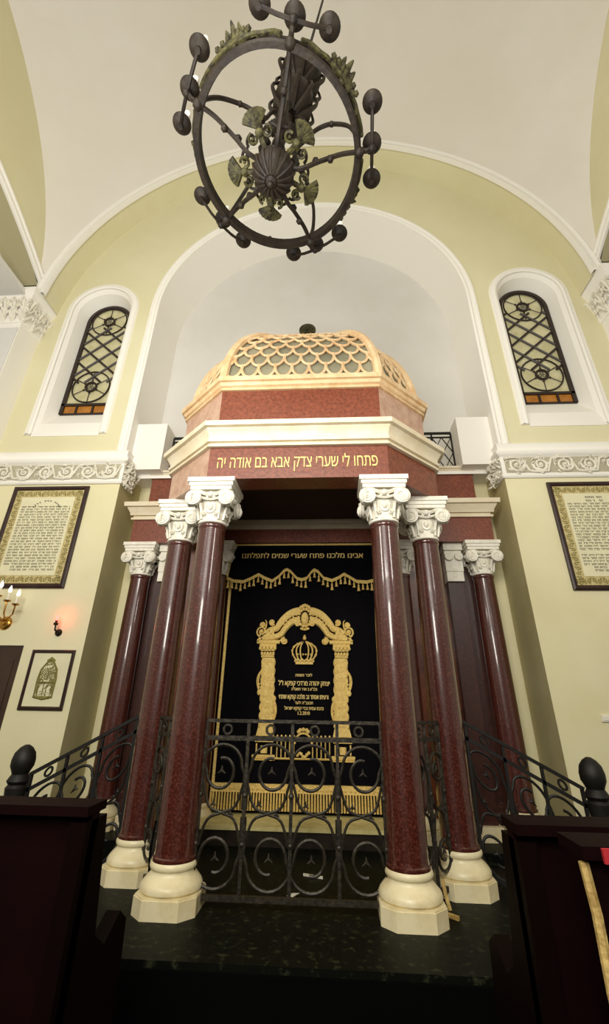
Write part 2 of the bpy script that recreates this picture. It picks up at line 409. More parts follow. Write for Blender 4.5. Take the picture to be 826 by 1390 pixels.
for s, nm in ((-1, 'left'), (1, 'right')):
    # tympanum wall with a segmental opening
    Rg = 8.3; zc = 8.78-Rg
    op = [(YC+Rg*sin(a), zc+Rg*cos(a)) for a in [-math.asin(RR/8.3)+2*math.asin(RR/8.3)*i/40 for i in range(41)]]
    semi = [(YC+RR*cos(a), ZS+RR*sin(a)) for a in [pi*i/48 for i in range(49)]]
    pl = [(YC-RR, 7.3), (YC-RR, ZS)]+semi[::-1][1:-1]+[(YC+RR, ZS), (YC+RR, 7.3)]+op[::-1]
    m = planar([pl], 0); m.xf(lambda x, y, z: (s*RR, x, z)); struct(f'wall_{nm}_tympanum', m, MU, smooth=False)
    m = M(); m.grid([[(s*RR, y, z), (s*(RR+.5), y, z)] for y, z in op]); struct(f'ceiling_{nm}_bay', m, MOL)
    m = M(); pr = [(0,0),(.0,.03),(-.03,.05),(-.05,.03),(-.11,.03),(-.13,.05),(-.16,.05),(-.17,0)]
    rows = []
    for y, z in op:
        a = atan2(z-zc, y-YC); rows.append([(s*(RR-d), y-cos(a)*o, z-sin(a)*o) for o, d in pr])
    m.grid(rows, cv=True)
    rows = []
    for y, z in op:
        a = atan2(z-zc, y-YC); rows.append([(s*(RR+.5-d), y+cos(a)*o, z+sin(a)*o) for o, d in [(0,0),(0,.06),(-.14,.06),(-.14,0)]])
    m.grid(rows, cv=True)
    struct(f'trim_{nm}_bay', m, MWH)
    m = M().box(min(s*5.17, s*5.25), max(s*5.17, s*5.25), -4.2, 5.2, 0, 9.6); struct(f'wall_{nm}', m, MW, smooth=False)
    m = M().box(min(s*5.1, s*5.2), max(s*5.1, s*5.2), -4.2, 4.7, 0, 7.28); m.box(min(s*4.42, s*5.2), max(s*4.42, s*5.2), -4.2, 4.7, 7.2, 7.28); struct(f'wall_{nm}_lower', m, MG, smooth=False)
    # corner pier
    x0, x1 = sorted((s*4.40, s*5.2))
    m = M().box(x0, x1, 4.70, 5.14, 0, 7.1); struct(f'wall_{nm}_pier', m, MWH, smooth=False)
    m = M().box(x0+(.03 if s < 0 else .012), x1-(.012 if s < 0 else .03), 4.685, 4.71, 0, 6.6); struct(f'trim_pier_panel_{nm}', m, MG, smooth=False)
    path = [(s*5.2, 4.70), (s*4.40, 4.70), (s*4.40, 5.12)]
    if s > 0: path = path[::-1]
    m = M(); m.sweep(path, [(0,6.7),(.02,6.7),(.03,6.72),(.012,6.74),(.015,6.78),(.06,7.12),(.1,7.17),(.1,7.2),(.125,7.22),(.145,7.28),(.15,7.32),(0,7.34)])
    a_, b_ = sorted((s*4.26, s*4.5)); m.box(a_, b_, 4.62, 5.12, 7.3, 7.37)
    t = struct(f'trim_impost_{nm}', m, MWH)
    m = M()
    f1 = lambda u, v, w: (u, 4.70-.02-w-(v+.2)*.1, 6.95+v); a, b = sorted((s*4.40, s*5.15)); 
    f2 = lambda u, v, w: (s*(4.40-.02-w-(v+.2)*.1), u, 6.95+v)
    for f, a, b in ((f1, a, b), (f2, 4.68, 5.12)):
        k = int((b-a)/.15); rr_ = random.Random(5)
        for i in range(k+1):
            c = a+(b-a)*i/k
            for e in (-1, 1):
                for h_ in (-.12, 0, .1):
                    w_ = .035+.02*rr_.random()
                    m.tube(sm([f(c, h_-.1, .0), f(c+e*w_*.6, h_-.03, .02), f(c+e*w_*1.2, h_+.04, .045), f(c+e*w_*1.9, h_+.03, .06), f(c+e*w_*1.7, h_-.01, .06)], 3), .02, 5, r1=.01)
            m.tube(sm([f(c, -.2, .0), f(c, 0, .02), f(c, .14, .06), f(c, .16, .09), f(c, .12, .1)], 3), .026, 5, r1=.014)
            m.tube([f(c+.07+u_, .06+v_, .05) for u_, v_ in spiral(0, 0, .04, .008, 1.4, rr_.random()*6, 1, 12)], .013, 5)
    obj('acanthus_relief', m, MCARV, t)

# floor, rear wall
m = M().box(-5.6, 5.6, -4.6, 6.2, -.1, 0); struct('floor', m, MFLOOR, smooth=False)

# ------------------------------------------------------------------ platform
ZP = .4
pt = thing('stone_platform', 'dark green-black marble platform carrying the columned ark and its railings', 'platform', (0, 4.2, 0))
m = M()
m.prism([(-1.1,3.05),(1.1,3.05),(1.55,3.5),(1.55,5.05),(2.49,5.05),(2.49,5.73),(-2.49,5.73),(-2.49,5.05),(-1.55,5.05),(-1.55,3.5)], .0, ZP)
obj('platform_slab', m, MPLAT, pt, smooth=False)
obj('platform_riser', M().prism([(-1.12,3.03),(1.12,3.03),(1.57,3.49),(1.57,3.6),(-1.57,3.6),(-1.57,3.49)], 0, ZP-.03), MCORD, pt, smooth=False)
for s in (-1, 1):
    for k in range(3):
        a, b = sorted((s*(1.55+.2*k), s*(1.55+.2*(k+1))))
        m = M().box(a, b, 3.9, 5.05, 0, ZP-.1*(k+1)); obj('stair_tread', m, MSTEP, pt, smooth=False)
m = M().box(-1.0, 1.0, 5.0, 5.55, ZP, .53); m.box(-1.01, 1.01, 4.97, 5.55, .53, .55)
st = obj('curtain_step', M().box(-1.0, 1.0, 5.0, 5.55, ZP, .52), MSTEP, None, smooth=False); tag(st, 'cream-topped marble step under the black ark curtain', 'step')
obj('step_top', M().box(-1.01, 1.01, 4.98, 5.55, .52, .55), MSILL, st, smooth=False)

# ------------------------------------------------------------------ columns
def make_column(name, label, loc, group='polished maroon columns of the ark'):
    t = thing(name, label, 'column', (0,0,0), group)
    m = M(); h = .2; c = .085
    oc = [(-h+c,-h),(h-c,-h),(h,-h+c),(h,h-c),(h-c,h),(-h+c,h),(-h,h-c),(-h,-h+c)]
    m.prism(oc, 0, .092); m.prism([(x*.97, y*.97) for x, y in oc], .092, .1)
    m.lathe([(0,.1),(.185,.1),(.197,.112),(.197,.13),(.186,.148),(.165,.17),(.148,.185),(.14,.198),(.14,.208),(.149,.214),(.153,.226),(.15,.24),(.142,.25),(0,.25)], n=32)
    obj('column_base', m, MBASE, t)
    m = M(); m.lathe([(0,.25),(.143,.25),(.145,.258),(.143,.27),(.134,.276),(.131,.3),(.131,.8),(.128,1.4),(.122,2.1),(.116,2.52),(.118,2.53),(.124,2.54),(.124,2.56),(.118,2.568),(0,2.568)], n=40)
    obj('shaft', m, MSH, t)
    m = M()
    m.lathe([(0,2.568),(.118,2.568),(.128,2.575),(.128,2.59),(.12,2.6),(.122,2.64),(.128,2.72),(.142,2.79),(.15,2.82),(.15,2.85),(0,2.86)], n=32)
    a = .205
    for hh, z0, z1 in ((a-.02, 2.855, 2.89), (a-.008, 2.89, 2.925), (a+.006, 2.925, 2.966)):
        m.prism([(-hh,-hh),(hh,-hh),(hh,hh),(-hh,hh)], z0, z1)
    cap = obj('capital', m, MCAP, t)
    for k in range(4):
        ca, sa = cos(k*pi/2), sin(k*pi/2)
        q = M()
        F_ = lambda u, v, w: (u*ca+(.165+w)*sa, u*sa-(.165+w)*ca, v)
        # sagging band between the volutes, medallion and foliage on the bell
        q.tube([F_(u, 2.845-.035*cos(u/.11*pi/2)**1 if abs(u) < .11 else 2.845, .0) for u in [-.15+.3*i/12 for i in range(13)]], .018, 5)
        q.tube([F_(u, 2.80-.03*cos(u/.11*pi/2), -.012) for u in [-.11+.22*i/12 for i in range(13)]], .012, 5)
        q.tube([F_(.042*cos(b), 2.71+.055*sin(b), -.036) for b in [2*pi*i/16 for i in range(16)]], .008, 5, closed=True)
        q.ball(F_(0, 2.71, -.04), .026, 8, 1, 1, 1.3)
        q.ball(F_(0, 2.81, .005), .03, 7); q.ball(F_(-.028, 2.79, -.01), .018, 6); q.ball(F_(.028, 2.79, -.01), .018, 6)
        for e in (-1, 1):
            q.tube([F_(e*.1*.75, 2.6, -.055), F_(e*.1*.8, 2.68, -.042), F_(e*.09, 2.74, -.02)], .012, 5, r1=.018)
            q.tube([F_(e*a_, b_, -.03) for a_, b_ in spiral(.052, 2.645, .022, .005, 1.3, 0, 1, 12)], .006, 4)
        cap_extra = q
        if k == 0: allq = M()
        allq.add(q.v, q.f)
    obj('bell_carving', allq, MCAP, cap)
    for sx, sy in ((-1,-1),(1,-1),(1,1),(-1,1)):
        q = M()
        # two scroll discs back to back around the corner
        for ax in (0, 1):
            cx_, cy_ = (sx*.148, sy*.176) if ax == 0 else (sx*.176, sy*.148)
            if ax == 0:
                q.lathe([(0,-.017),(.069,-.02),(.072,-.012),(.066,0),(.072,.012),(.069,.02),(0,.017)], (cx_, cy_, 2.775), 20, 'y')
                q.tube([(cx_+sx*(u), cy_+sy*.02, 2.775+v) for u, v in spiral(0, 0, .062, .008, 2.0, pi/2, -1, 34)], .0095, 5)
                q.ball((cx_, cy_+sy*.02, 2.775), .014, 6)
            else:
                q.lathe([(0,-.017),(.069,-.02),(.072,-.012),(.066,0),(.072,.012),(.069,.02),(0,.017)], (cx_, cy_, 2.775), 20, 'x')
                q.tube([(cx_+sx*.02, cy_+sy*u, 2.775+v) for u, v in spiral(0, 0, .062, .008, 2.0, pi/2, -1, 34)], .0095, 5)
                q.ball((cx_+sx*.02, cy_, 2.775), .014, 6)
        obj('volute', q, MCAP, cap)
    t.location = loc
    return t
col0 = make_column('marble_column', 'polished maroon column at the front left corner of the ark, left of the inscription', (-.762, 3.66, ZP))
dup(col0, (.762, 3.66, ZP), 0, 'polished maroon column at the front right corner of the ark, right of the inscription')
dup(col0, (-1.205, 4.14, ZP), 0, 'maroon column half hidden behind the front left column, at the left stair rail')
dup(col0, (1.205, 4.14, ZP), 0, 'maroon column just behind the front right column, where the right stair rail starts')
dup(col0, (-2.135, 5.45, ZP), 0, 'outermost maroon column on the left, in the niche beside the left jamb')
dup(col0, (2.135, 5.45, ZP), 0, 'outermost maroon column on the right, in the niche beside the right jamb')
dup(col0, (-1.13, 5.42, ZP), 0, 'rear maroon column along the left edge of the black curtain')
dup(col0, (1.13, 5.42, ZP), 0, 'rear maroon column along the right edge of the black curtain')
MPIL = mat('dark_pilaster_marble', s2l(44,18,12), .4, c2=s2l(66,30,20), scale=30, coat=.3)
# engaged pilasters behind the outer columns
for s, w in ((-1, 'left'), (1, 'right')):
    t = thing('pilaster', f'dark pilaster with pale capital on the ark wall behind the outermost {w} column', 'pilaster', (s*1.80, 5.5, ZP))
    x = s*1.80
    obj('pilaster_shaft', M().box(x-.09, x+.09, 5.45, 5.555, ZP+.12, 2.9), MPIL, t, smooth=False)
    obj('pilaster_base', M().box(x-.115, x+.115, 5.38, 5.555, ZP, ZP+.12), MBASE, t, smooth=False)
    m = M().box(x-.1, x+.1, 5.41, 5.555, 2.9, 3.02); m.box(x-.115, x+.115, 5.37, 5.555, 3.28, 3.366); m.box(x-.105, x+.105, 5.4, 5.555, 3.02, 3.28)
    for e in (-1, 1): m.lathe([(0,-.03),(.05,-.03),(.055,.03),(0,.03)], (x+e*.06, 5.39, 3.2), 16, 'y')
    obj('pilaster_capital', m, MCAP, t)

# ------------------------------------------------------------------ ark canopy
ark = thing('ark_canopy', 'red marble canopy of the holy ark with cream cornices and lattice dome', 'ark canopy', (0, 4.5, 3.366))
def oct_(hx, y0, c, yb): return [(-hx-c, yb), (-hx-c, y0+c), (-hx, y0), (hx, y0), (hx+c, y0+c), (hx+c, yb)]
P0 = oct_(.82, 3.5, .54, 5.6)
m = M(); m.sweep([P0[2], P0[3]], [(0,3.368),(0,3.74),(-.24,3.74),(-.24,3.368)]); fr = obj('frieze', m, MRED, ark, smooth=False)
for a, b in ((0,1),(4,5)): obj('frieze', M().sweep([P0[a], P0[b]], [(0,3.368),(0,3.74),(-.24,3.74),(-.24,3.368)]), MRED, ark, smooth=False)
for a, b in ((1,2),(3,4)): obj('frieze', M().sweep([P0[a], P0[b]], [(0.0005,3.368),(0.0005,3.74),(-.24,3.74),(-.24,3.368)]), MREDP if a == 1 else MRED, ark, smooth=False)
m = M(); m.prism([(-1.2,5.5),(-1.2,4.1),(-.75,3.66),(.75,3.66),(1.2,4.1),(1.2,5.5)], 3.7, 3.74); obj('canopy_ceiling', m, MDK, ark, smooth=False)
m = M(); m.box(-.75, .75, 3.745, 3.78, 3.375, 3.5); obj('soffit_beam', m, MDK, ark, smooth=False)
m = M(); m.sweep(P0, [(0,3.69),(.035,3.69),(.035,3.715),(.015,3.718),(.015,3.735),(.045,3.738),(.05,3.765),(.03,3.77),(.04,3.81),(.065,3.85),(.075,3.862),(.075,3.872),(.11,3.878),(.115,3.925),(.09,3.94),(-.1,3.955),(-.1,3.69)])
obj('cornice', m, MCM, ark, angle=25)
P1 = oct_(.79, 3.57, .52, 5.7)
obj('upper_frieze', M().sweep([P1[2], P1[3]], [(0,3.95),(0,4.44),(-.1,4.44),(-.1,3.95)]), MRED, ark, smooth=False)
for ab in ((0,1),(1,2),(3,4),(4,5)):
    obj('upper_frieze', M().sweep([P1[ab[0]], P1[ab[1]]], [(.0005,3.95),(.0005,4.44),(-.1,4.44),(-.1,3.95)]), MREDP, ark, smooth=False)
P1c = P1+[]
m = M(); m.sweep(P1, [(0,4.40),(.025,4.40),(.025,4.42),(.01,4.423),(.01,4.437),(.035,4.45),(.045,4.475),(.045,4.485),(.07,4.49),(.075,4.54),(.03,4.55),(-.15,4.56),(-.15,4.40)]); obj('upper_cornice', m, MPEACH, ark, angle=25)
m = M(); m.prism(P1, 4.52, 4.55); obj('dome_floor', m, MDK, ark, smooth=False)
obj('inscription', text_mesh(H('פתחו לי שערי צדק אבא בם אודה יה'), -.735, .725, 3.475, 3.585, 3.499, .005, bold=0), MGOLD2, fr, smooth=False)
# faint relief on the upper frieze is in the marble itself
# dome
YD = 4.68; ZD = 4.55; BD = 1.26
plan = [(-.81,3.61),(.81,3.61),(1.25,4.1),(1.25,5.26),(.81,5.75),(-.81,5.75),(-1.25,5.26),(-1.25,4.1)]
def dpt(p, t): return (p[0]*cos(t)**.85 if t < pi/2-.001 else 0, YD+(p[1]-YD)*(cos(t)**.85 if t < pi/2-.001 else 0), ZD+BD*sin(t))
def dpan(i, u, t, k=1.0):
    a = plan[i]; b = plan[(i+1) % 8]
    p = (a[0]+(b[0]-a[0])*u, a[1]+(b[1]-a[1])*u); q = dpt(p, t)
    return (q[0]*k, YD+(q[1]-YD)*k, ZD+(q[2]-ZD)*k)
m = M()
for i in range(8): m.grid([[dpan(i, u/4, pi/2*j/16, .975) for u in range(5)] for j in range(17)])
dome = obj('dome', m, MGLS, ark)
for i in range(8):
    m = M(); pts = [dpan(i, 0, pi/2*j/24, 1.0) for j in range(23)]
    m.tube(pts, .05, 8, r1=.036)
    obj('dome_rib', m, MPEACH, dome)
m = M()
for i in range(8):
    a = plan[i]; b = plan[(i+1) % 8]; w = sqrt((a[0]-b[0])**2+(a[1]-b[1])**2)
    nr = 7; ts = [rad(3)]
    while ts[-1] < rad(74): ts.append(ts[-1]+rad(7.4))
    cell = w/9 if i % 2 == 0 else w/4
    for j, t0 in enumerate(ts[:-1]):
        t1 = ts[j+1]; wid = w*cos((t0+t1)/2)**.85; nc = max(1, round(w/ cell)) ; cw = cell/w
        scale_n = wid/cell; n2 = int(scale_n)+2
        for c in range(-n2, n2+1):
            cu = .5+(c+.5*(j % 2))*(cell/wid)
            pts = []
            for q in range(13):
                an = pi+pi*q/12
                uu = cu+.52*(cell/wid)*cos(an); tt = t1+(t1-t0)*.98*sin(an)
                if .012 < uu < .988: pts.append(dpan(i, uu, tt, .998))
            if len(pts) > 2: m.tube(pts, .0165, 5)
            uu = cu+.5*(cell/wid)
            if .02 < uu < .98: m.tube([dpan(i, uu, t1+rad(.5), 1.0), dpan(i, uu, t0+(t1-t0)*.45, 1.0)], .022, 5, r1=.008)
    m.tube([dpan(i, 0, rad(1.5)), dpan(i, 1, rad(1.5))], .022, 6)
obj('dome_lattice', m, MPEACH, dome)
m = M(); zt = ZD+BD; m.lathe([(0,-.05),(.1,-.03),(.08,.0),(.035,.05),(.025,.16),(.045,.24),(.03,.3),(.02,.44),(0,.46)], (0, YD, zt), 16)
fin = obj('finial', m, MPEACH, ark)
m = M(); C_ = (0, YD, zt+.52); m.tube([(C_[0]+.1*cos(a), YD, C_[2]+.1*sin(a)) for a in [2*pi*i/24 for i in range(24)]], .022, 6, closed=True)
m.lathe([(0,-.012),(.095,-.012),(.095,.012),(0,.012)], C_, 24, 'y')
for k in range(6): a = k*pi/3; m.ball((C_[0]+.055*cos(a), YD-.02, C_[2]+.055*sin(a)), .016, 6)
m.ball((C_[0], YD-.02, C_[2]), .022, 6)
obj('finial_medallion', m, MPAT, fin)
# wing entablatures
def ent(name, path, zr0, zr1, zc1, ex, matr=MRED):
    k = (zc1-zr1)
    obj(name+'_frieze', M().sweep(path, [(0,zr0),(0,zr1+.03),(-.2,zr1+.03),(-.2,zr0)]), matr, ark, smooth=False)
    obj(name+'_cornice', M().sweep(path, [(0,zr1),(.025*ex,zr1),(.025*ex,zr1+.12*k),(.008*ex,zr1+.13*k),(.008*ex,zr1+.24*k),(.035*ex,zr1+.25*k),(.04*ex,zr1+.4*k),(.065*ex,zr1+.62*k),(.07*ex,zr1+.68*k),(.095*ex,zr1+.7*k),(.1*ex,zr1+.95*k),(.08*ex,zc1),(-.2,zc1),(-.2,zr1)]), MCM, ark, angle=25)
ent('wing', [(-2.3,5.72),(-2.3,5.3),(-1.37,5.3)], 3.368, 3.68, 3.91, 1.2)
ent('wing', [(1.37,5.3),(2.3,5.3),(2.3,5.72)], 3.368, 3.68, 3.91, 1.2)
ent('inner', [(-1.4,5.42),(1.4,5.42)], 3.40, 3.58, 3.86, 1.2)
ent('attic', [(-2.22,5.72),(-2.22,5.45),(-1.37,5.45)], 3.9, 4.36, 4.47, .7)
ent('attic', [(1.37,5.45),(2.22,5.45),(2.22,5.72)], 3.9, 4.36, 4.47, .7)
# wall of the ark behind the columns
aw = thing('ark_wall', 'amber-brown marble wall of the ark behind the rear columns', 'wall panel', (0, 5.6, ZP))
for s in (-1, 1):
    a, b = sorted((s*.98, s*1.72)); obj('marble_panel', M().box(a, b, 5.56, 5.72, ZP, 3.37), MORG, aw, smooth=False)
    a, b = sorted((s*1.72, s*2.24)); obj('dark_panel', M().box(a, b, 5.56, 5.72, ZP, 3.37), MPIL, aw, smooth=False)
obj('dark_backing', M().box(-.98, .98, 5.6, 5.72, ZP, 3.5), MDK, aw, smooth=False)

# ------------------------------------------------------------------ curtain
CY = 5.47
def folds(x, z): return CY+.008*sin(x*23+z*.7)+.004*sin(x*51)
m = M(); nx, nz = 60, 30
m.grid([[(-.955+.035*(0)+1.84*i/nx, folds(-.955+1.84*i/nx, .57+2.5*j/nz), .57+2.5*j/nz) for i in range(nx+1)] for j in range(nz+1)])
m.grid([[(x, y+.03, z) for x, y, z in r] for r in [[(-.955+1.84*i/nx, CY, .57+2.5*j/nz) for i in range(nx+1)] for j in range(nz+1)]])
cur = obj('ark_curtain', m, MBLK, None, loc=(0, CY, .57)); tag(cur, 'black velvet ark curtain embroidered with a gold gateway, crown and dedication', 'curtain')
EX = -.03; EY = CY-.022
def E2(u, v, w=0): return (EX+u, EY-w, v)
g = M()
def band(pts, w0, w1=None, lift=0):   # flat ribbon with raised centre
    w1 = w0 if w1 is None else w1; n = len(pts); rows = []
    for i, (u, v) in enumerate(pts):
        a = pts[max(0, i-1)]; b = pts[min(n-1, i+1)]; dx, dz = b[0]-a[0], b[1]-a[1]; l = sqrt(dx*dx+dz*dz) or 1
        w = (w0+(w1-w0)*i/(n-1))/2; nx_, nz_ = -dz/l*w, dx/l*w
        rows.append([E2(u-nx_, v-nz_, 0), E2(u-nx_*.6, v-nz_*.6, .012+lift), E2(u+nx_*.6, v+nz_*.6, .012+lift), E2(u+nx_, v+nz_, 0)])
    g.grid(rows)
def lerp(a, b, t): return (a[0]+(b[0]-a[0])*t, a[1]+(b[1]-a[1])*t)
def bez(p0, p1, p2, n=12): return [lerp(lerp(p0, p1, t), lerp(p1, p2, t), t) for t in [i/n for i in range(n+1)]]
for s in (-1, 1):
    X = lambda u, v: (s*u, v)
    # outer rising band and inner band of the broken pediment
    band(bez(X(.06, 2.55), X(.22, 2.545), X(.33, 2.35))+[X(.42, 2.32)], .088, .07)
    band(bez(X(.06, 2.44), X(.17, 2.46), X(.27, 2.29))+bez(X(.30, 2.27), X(.37, 2.235), X(.50, 2.235), 6), .085, .06, .008)
    band([X(.42, 2.33), X(.5, 2.27), X(.555, 2.2)], .05, .03)
    band([X(.29, 2.195), X(.56, 2.195)], .045); band([X(.36, 2.29), X(.53, 2.26)], .07, .05)
    band([X(.25, 2.235), X(.28, 2.2)], .04)
    for cc, r0, a0, d in (((.51, 2.31), .062, -1.2, 1), ((.39, 2.415), .035, -2.5, 1), ((.235, 2.205), .04, 1.6, -1), ((.09, 2.40), .035, 0, 1), ((.50,2.385),.03,-.5,1)):
        g.tube([E2(s*(u), v, .008) for u, v in spiral(cc[0], cc[1], r0, r0*.2, 1.5, a0, d, 20)], .0115, 5)
        g.ball(E2(s*cc[0], cc[1], .006), r0*.4, 6)
    g.tube([E2(s*u, v, .008) for u, v in bez((.47, 2.34), (.44, 2.42), (.475, 2.44))], .012, 5, r1=.005)
    for k in range(9):
        t = k/8; g.ball(E2(s*(.1+.3*t), 2.50-.21*t-.05*sin(pi*t)*0, .01), .013, 5)
    # capital
    cxu = .425
    band([X(.33, 2.155), X(.525, 2.155)], .045); band([X(.345, 2.105), X(.51, 2.105)], .03); band([X(.35, 2.045), X(.5, 2.045)], .05)
    for k in range(5):
        g.ball(E2(s*(.345+.042*k), 2.125, .015), .02, 6, 1, .6, 1.2); g.ball(E2(s*(.36+.033*k), 2.065, .015), .016, 6, 1, .6, 1.4)
    # twisted column
    rows = []
    for i in range(61):
        v = 2.02-(2.02-1.33)*i/60; ph = i/60*2*pi*7.5
        cu_ = .415+(-.008)*i/60
        wl = .07+.013*abs(sin(ph/2)); rows.append([E2(s*(cu_-wl), v, 0), E2(s*(cu_-wl*.5), v, .02+.006*sin(ph)), E2(s*(cu_+wl*.5), v, .02+.006*sin(ph+1.5)), E2(s*(cu_+wl), v, 0)])
    g.grid(rows)
    for k in range(8):
        v = 1.98-.085*k; g.ball(E2(s*(.352), v, .005), .024, 6, .7, .5, 1.5); g.ball(E2(s*(.478), v-.04, .005), .024, 6, .7, .5, 1.5)
    # side scrolls
    for a_, b_, c_ in (((.49, 1.88), (.57, 1.8), (.5, 1.66)), ((.345, 1.6), (.27, 1.5), (.33, 1.38))):
        pts = bez(a_, b_, c_); pts2 = bez(a_, ((a_[0]+c_[0])/2*.45+b_[0]*.55, b_[1]), c_)
        g.tube([E2(s*u, v, .006) for u, v in pts], .011, 5, r1=.006); g.tube([E2(s*u, v, .006) for u, v in pts2], .008, 5)
        q = spiral((a_[0]*.3+c_[0]*.7+b_[0]*0), (a_[1]*.3+c_[1]*.7), .028, .008, 1.2, 0, 1, 12); g.tube([E2(s*u, v, .006) for u, v in q], .007, 5)
    g.ball(E2(s*.50, 1.66, .008), .026, 6, 1, .4, 1.2); g.ball(E2(s*.335, 1.6, .008), .026, 6, 1, .4, 1.2)
    # base and plinth
    band([X(.415, 1.34), X(.415, 1.24)], .15, .2); band([X(.3, 1.225), X(.54, 1.225)], .025); band([X(.32, 1.19), X(.52, 1.19)], .02)
    band([X(.34, 1.17), X(.34, 1.07)], .018); band([X(.5, 1.17), X(.5, 1.07)], .018); band([X(.42, 1.15), X(.42, 1.08)], .07)
    band([X(.3, 1.055), X(.545, 1.055)], .025); band([X(.3, 1.02), X(.545, 1.02)], .012)
    # little gate between the plinths
    for k in range(5):
        u = .1+.045*k; g.tube([E2(s*u, 1.04, .004), E2(s*u, 1.2, .004)], .006, 4); g.ball(E2(s*u, 1.235, .004), .012, 5, 1, .5, 1.6)
    g.tube([E2(s*.08, 1.205, .005), E2(s*.31, 1.205, .005)], .006, 4)
g.tube([E2(-.54, 1.035, .004), E2(.54, 1.035, .004)], .009, 4)
g.tube([E2(.09*cos(a), 1.17+.1*sin(a), .005) for a in [pi*i/14 for i in range(15)]], .012, 5)
for k in range(5): g.ball(E2(.05*cos(pi*k/4), 1.285+.02*sin(pi*k/4), .008), .02, 6, 1, .5, 1)
for k in range(7): g.ball(E2(-.06+.02*k, 1.07+.02*sin(k*1.3), .008), .017, 6, 1, .5, 1)
# keystone cartouche
g.ball(E2(0, 2.46, .012), .05, 10, .9, .5, 1.5)
for k in range(14):
    a = 2*pi*k/14; g.ball(E2(.075*cos(a), 2.47+.1*sin(a), .01), .02, 6, 1, .6, 1)
for k in range(5): g.ball(E2(-.05+.025*k, 2.59+.022*sin(pi*k/4), .01), .018, 6, 1, .6, 1.3)
for k in range(5): g.ball(E2(-.04+.02*k, 2.345-.01*sin(pi*k/4), .01), .015, 6, 1, .6, 1)
obj('embroidered_gateway', g, MGOLD, cur)
g = M()
# crown
for s in (-1, 1):
    for R_ in (.15, .1, .05):
        g.tube([E2(s*u, v, .01) for u, v in bez((R_*.62, 2.0), (R_*1.45, 2.14), (.012, 2.2))], .0095, 5)
    for k in range(5):
        q = bez((.15*.62, 2.0), (.15*1.45, 2.14), (.012, 2.2), 5)[k]; g.ball(E2(s*q[0], q[1], .012), .014, 6)
for k in range(9): g.ball(E2(-.1+.025*k, 1.99+.012*abs(sin(k*1.57)), .01), .016, 6, 1, .6, 1)
for s_ in (0,): band([(-.095, 1.965), (.095, 1.965)], .03) if False else None
g.grid([[E2(-.1, z, .012), E2(.1, z, .012)] for z in (1.955, 1.985)])
g.ball(E2(0, 2.235, .01), .022, 8); g.tube([E2(0, 2.24, .01), E2(0, 2.275, .01)], .006, 4); g.tube([E2(-.015, 2.26, .01), E2(.015, 2.26, .01)], .006, 4)
for k in range(6): g.ball(E2(-.075+.03*k, 2.06, .01), .012, 5)
obj('embroidered_crown', g, MGOLD, cur)
LN = [('לזכר נשמת', -.1, .09, 1.828, 1.855), ('יצחק יהודה מרדכי קפקא ז"ל', -.29, .285, 1.735, 1.78), ('נלב"ע ב אדר תשס"ה', -.14, .145, 1.685, 1.712), ('ורעיתו אסתר גב מלכה קפקא שתחי', -.28, .27, 1.6, 1.642),
      ('תנצב"ה לעד', -.1, .1, 1.548, 1.575), ('נדבת עמית נכדי קפקא ישראל', -.215, .215, 1.493, 1.523), ('1.2.2010', -.065, .065, 1.445, 1.475)]
for s_, a, b, z0, z1 in LN:
    if s_[0] != '1': s_ = H(s_)
    obj('dedication_line', text_mesh(s_, EX+a, EX+b, z0, z1, EY, .003, bold=1), MGOLD2, cur, smooth=False)
# gold edge bands and the fringe panel
for a_, b_ in ((-.985, -.955), (.885, .91)): obj('gold_edging', M().box(a_, b_, CY-.012, CY+.01, .57, 3.0), MGOLD, cur, smooth=False)
m = M(); m.box(-.985, .91, CY-.03, CY+.01, .735, .81)
for k in range(40): m.ball((-.97+.0475*k, CY-.03, .772), .02, 5, 1, .5, 1)
obj('gold_braid', m, MGOLD, cur)
m = M()
for k in range(64):
    x = -.978+1.88*k/63; m.tube([(x, CY-.03, .735), (x, CY-.034, .65), (x, CY-.03, .585)], .0085, 5, r1=.0105)
fo = obj('bullion_fringe', m, MGOLD, cur); fo['kind'] = 'stuff'
# valance
VY = CY-.05
sc_pts = [(-1.01,2.93),(-.92,2.895),(-.8,2.885),(-.7,2.93),(-.615,2.975),(-.53,2.93),(-.44,2.895),(-.36,2.95),(-.3,3.02),(-.26,3.04),(-.21,3.01),(-.13,2.925),(-.07,2.91),(-.01,2.93),(.04,3.0),(.08,3.035),(.13,3.01),(.2,2.93),(.3,2.9),(.38,2.935),(.45,2.98),(.52,2.94),(.6,2.89),(.72,2.88),(.8,2.9),(.92,2.94)]
m = M(); m.grid([[(x, VY, z), (x, VY, (z+3.385)/2), (x*.93-.01, VY, 3.385)] for x, z in sc_pts]); m.grid([[(x, VY+.015, z), (x*.93-.01, VY+.015, 3.385)] for x, z in sc_pts])
val = obj('curtain_valance', m, MBLK, None, loc=(0, VY, 3.4)); tag(val, 'black scalloped valance with gold tassels hung across the top of the ark curtain', 'valance')
m = M(); m.tube([(-.96, VY-.01, 3.37), (.87, VY-.01, 3.37)], .013, 6); m.grid([[(x, VY-.012, z-.012), (x, VY-.02, z+.008), (x, VY-.012, z+.028)] for x, z in sc_pts])
m.tube([(-1.01, VY-.01, 2.93), (-.95, VY-.01, 3.4)], .011, 5)
obj('gold_braid', m, MGOLD, val)
obj('inscription', text_mesh(H('אבינו מלכנו פתח שערי שמים לתפלתנו'), -.84, .69, 3.195, 3.255, VY-.004, .004, .012), MGOLD2, val, smooth=False)
def at_sc(x):
    for (a, b), (c, d) in zip(sc_pts, sc_pts[1:]):
        if a <= x <= c: return b+(d-b)*(x-a)/(c-a)
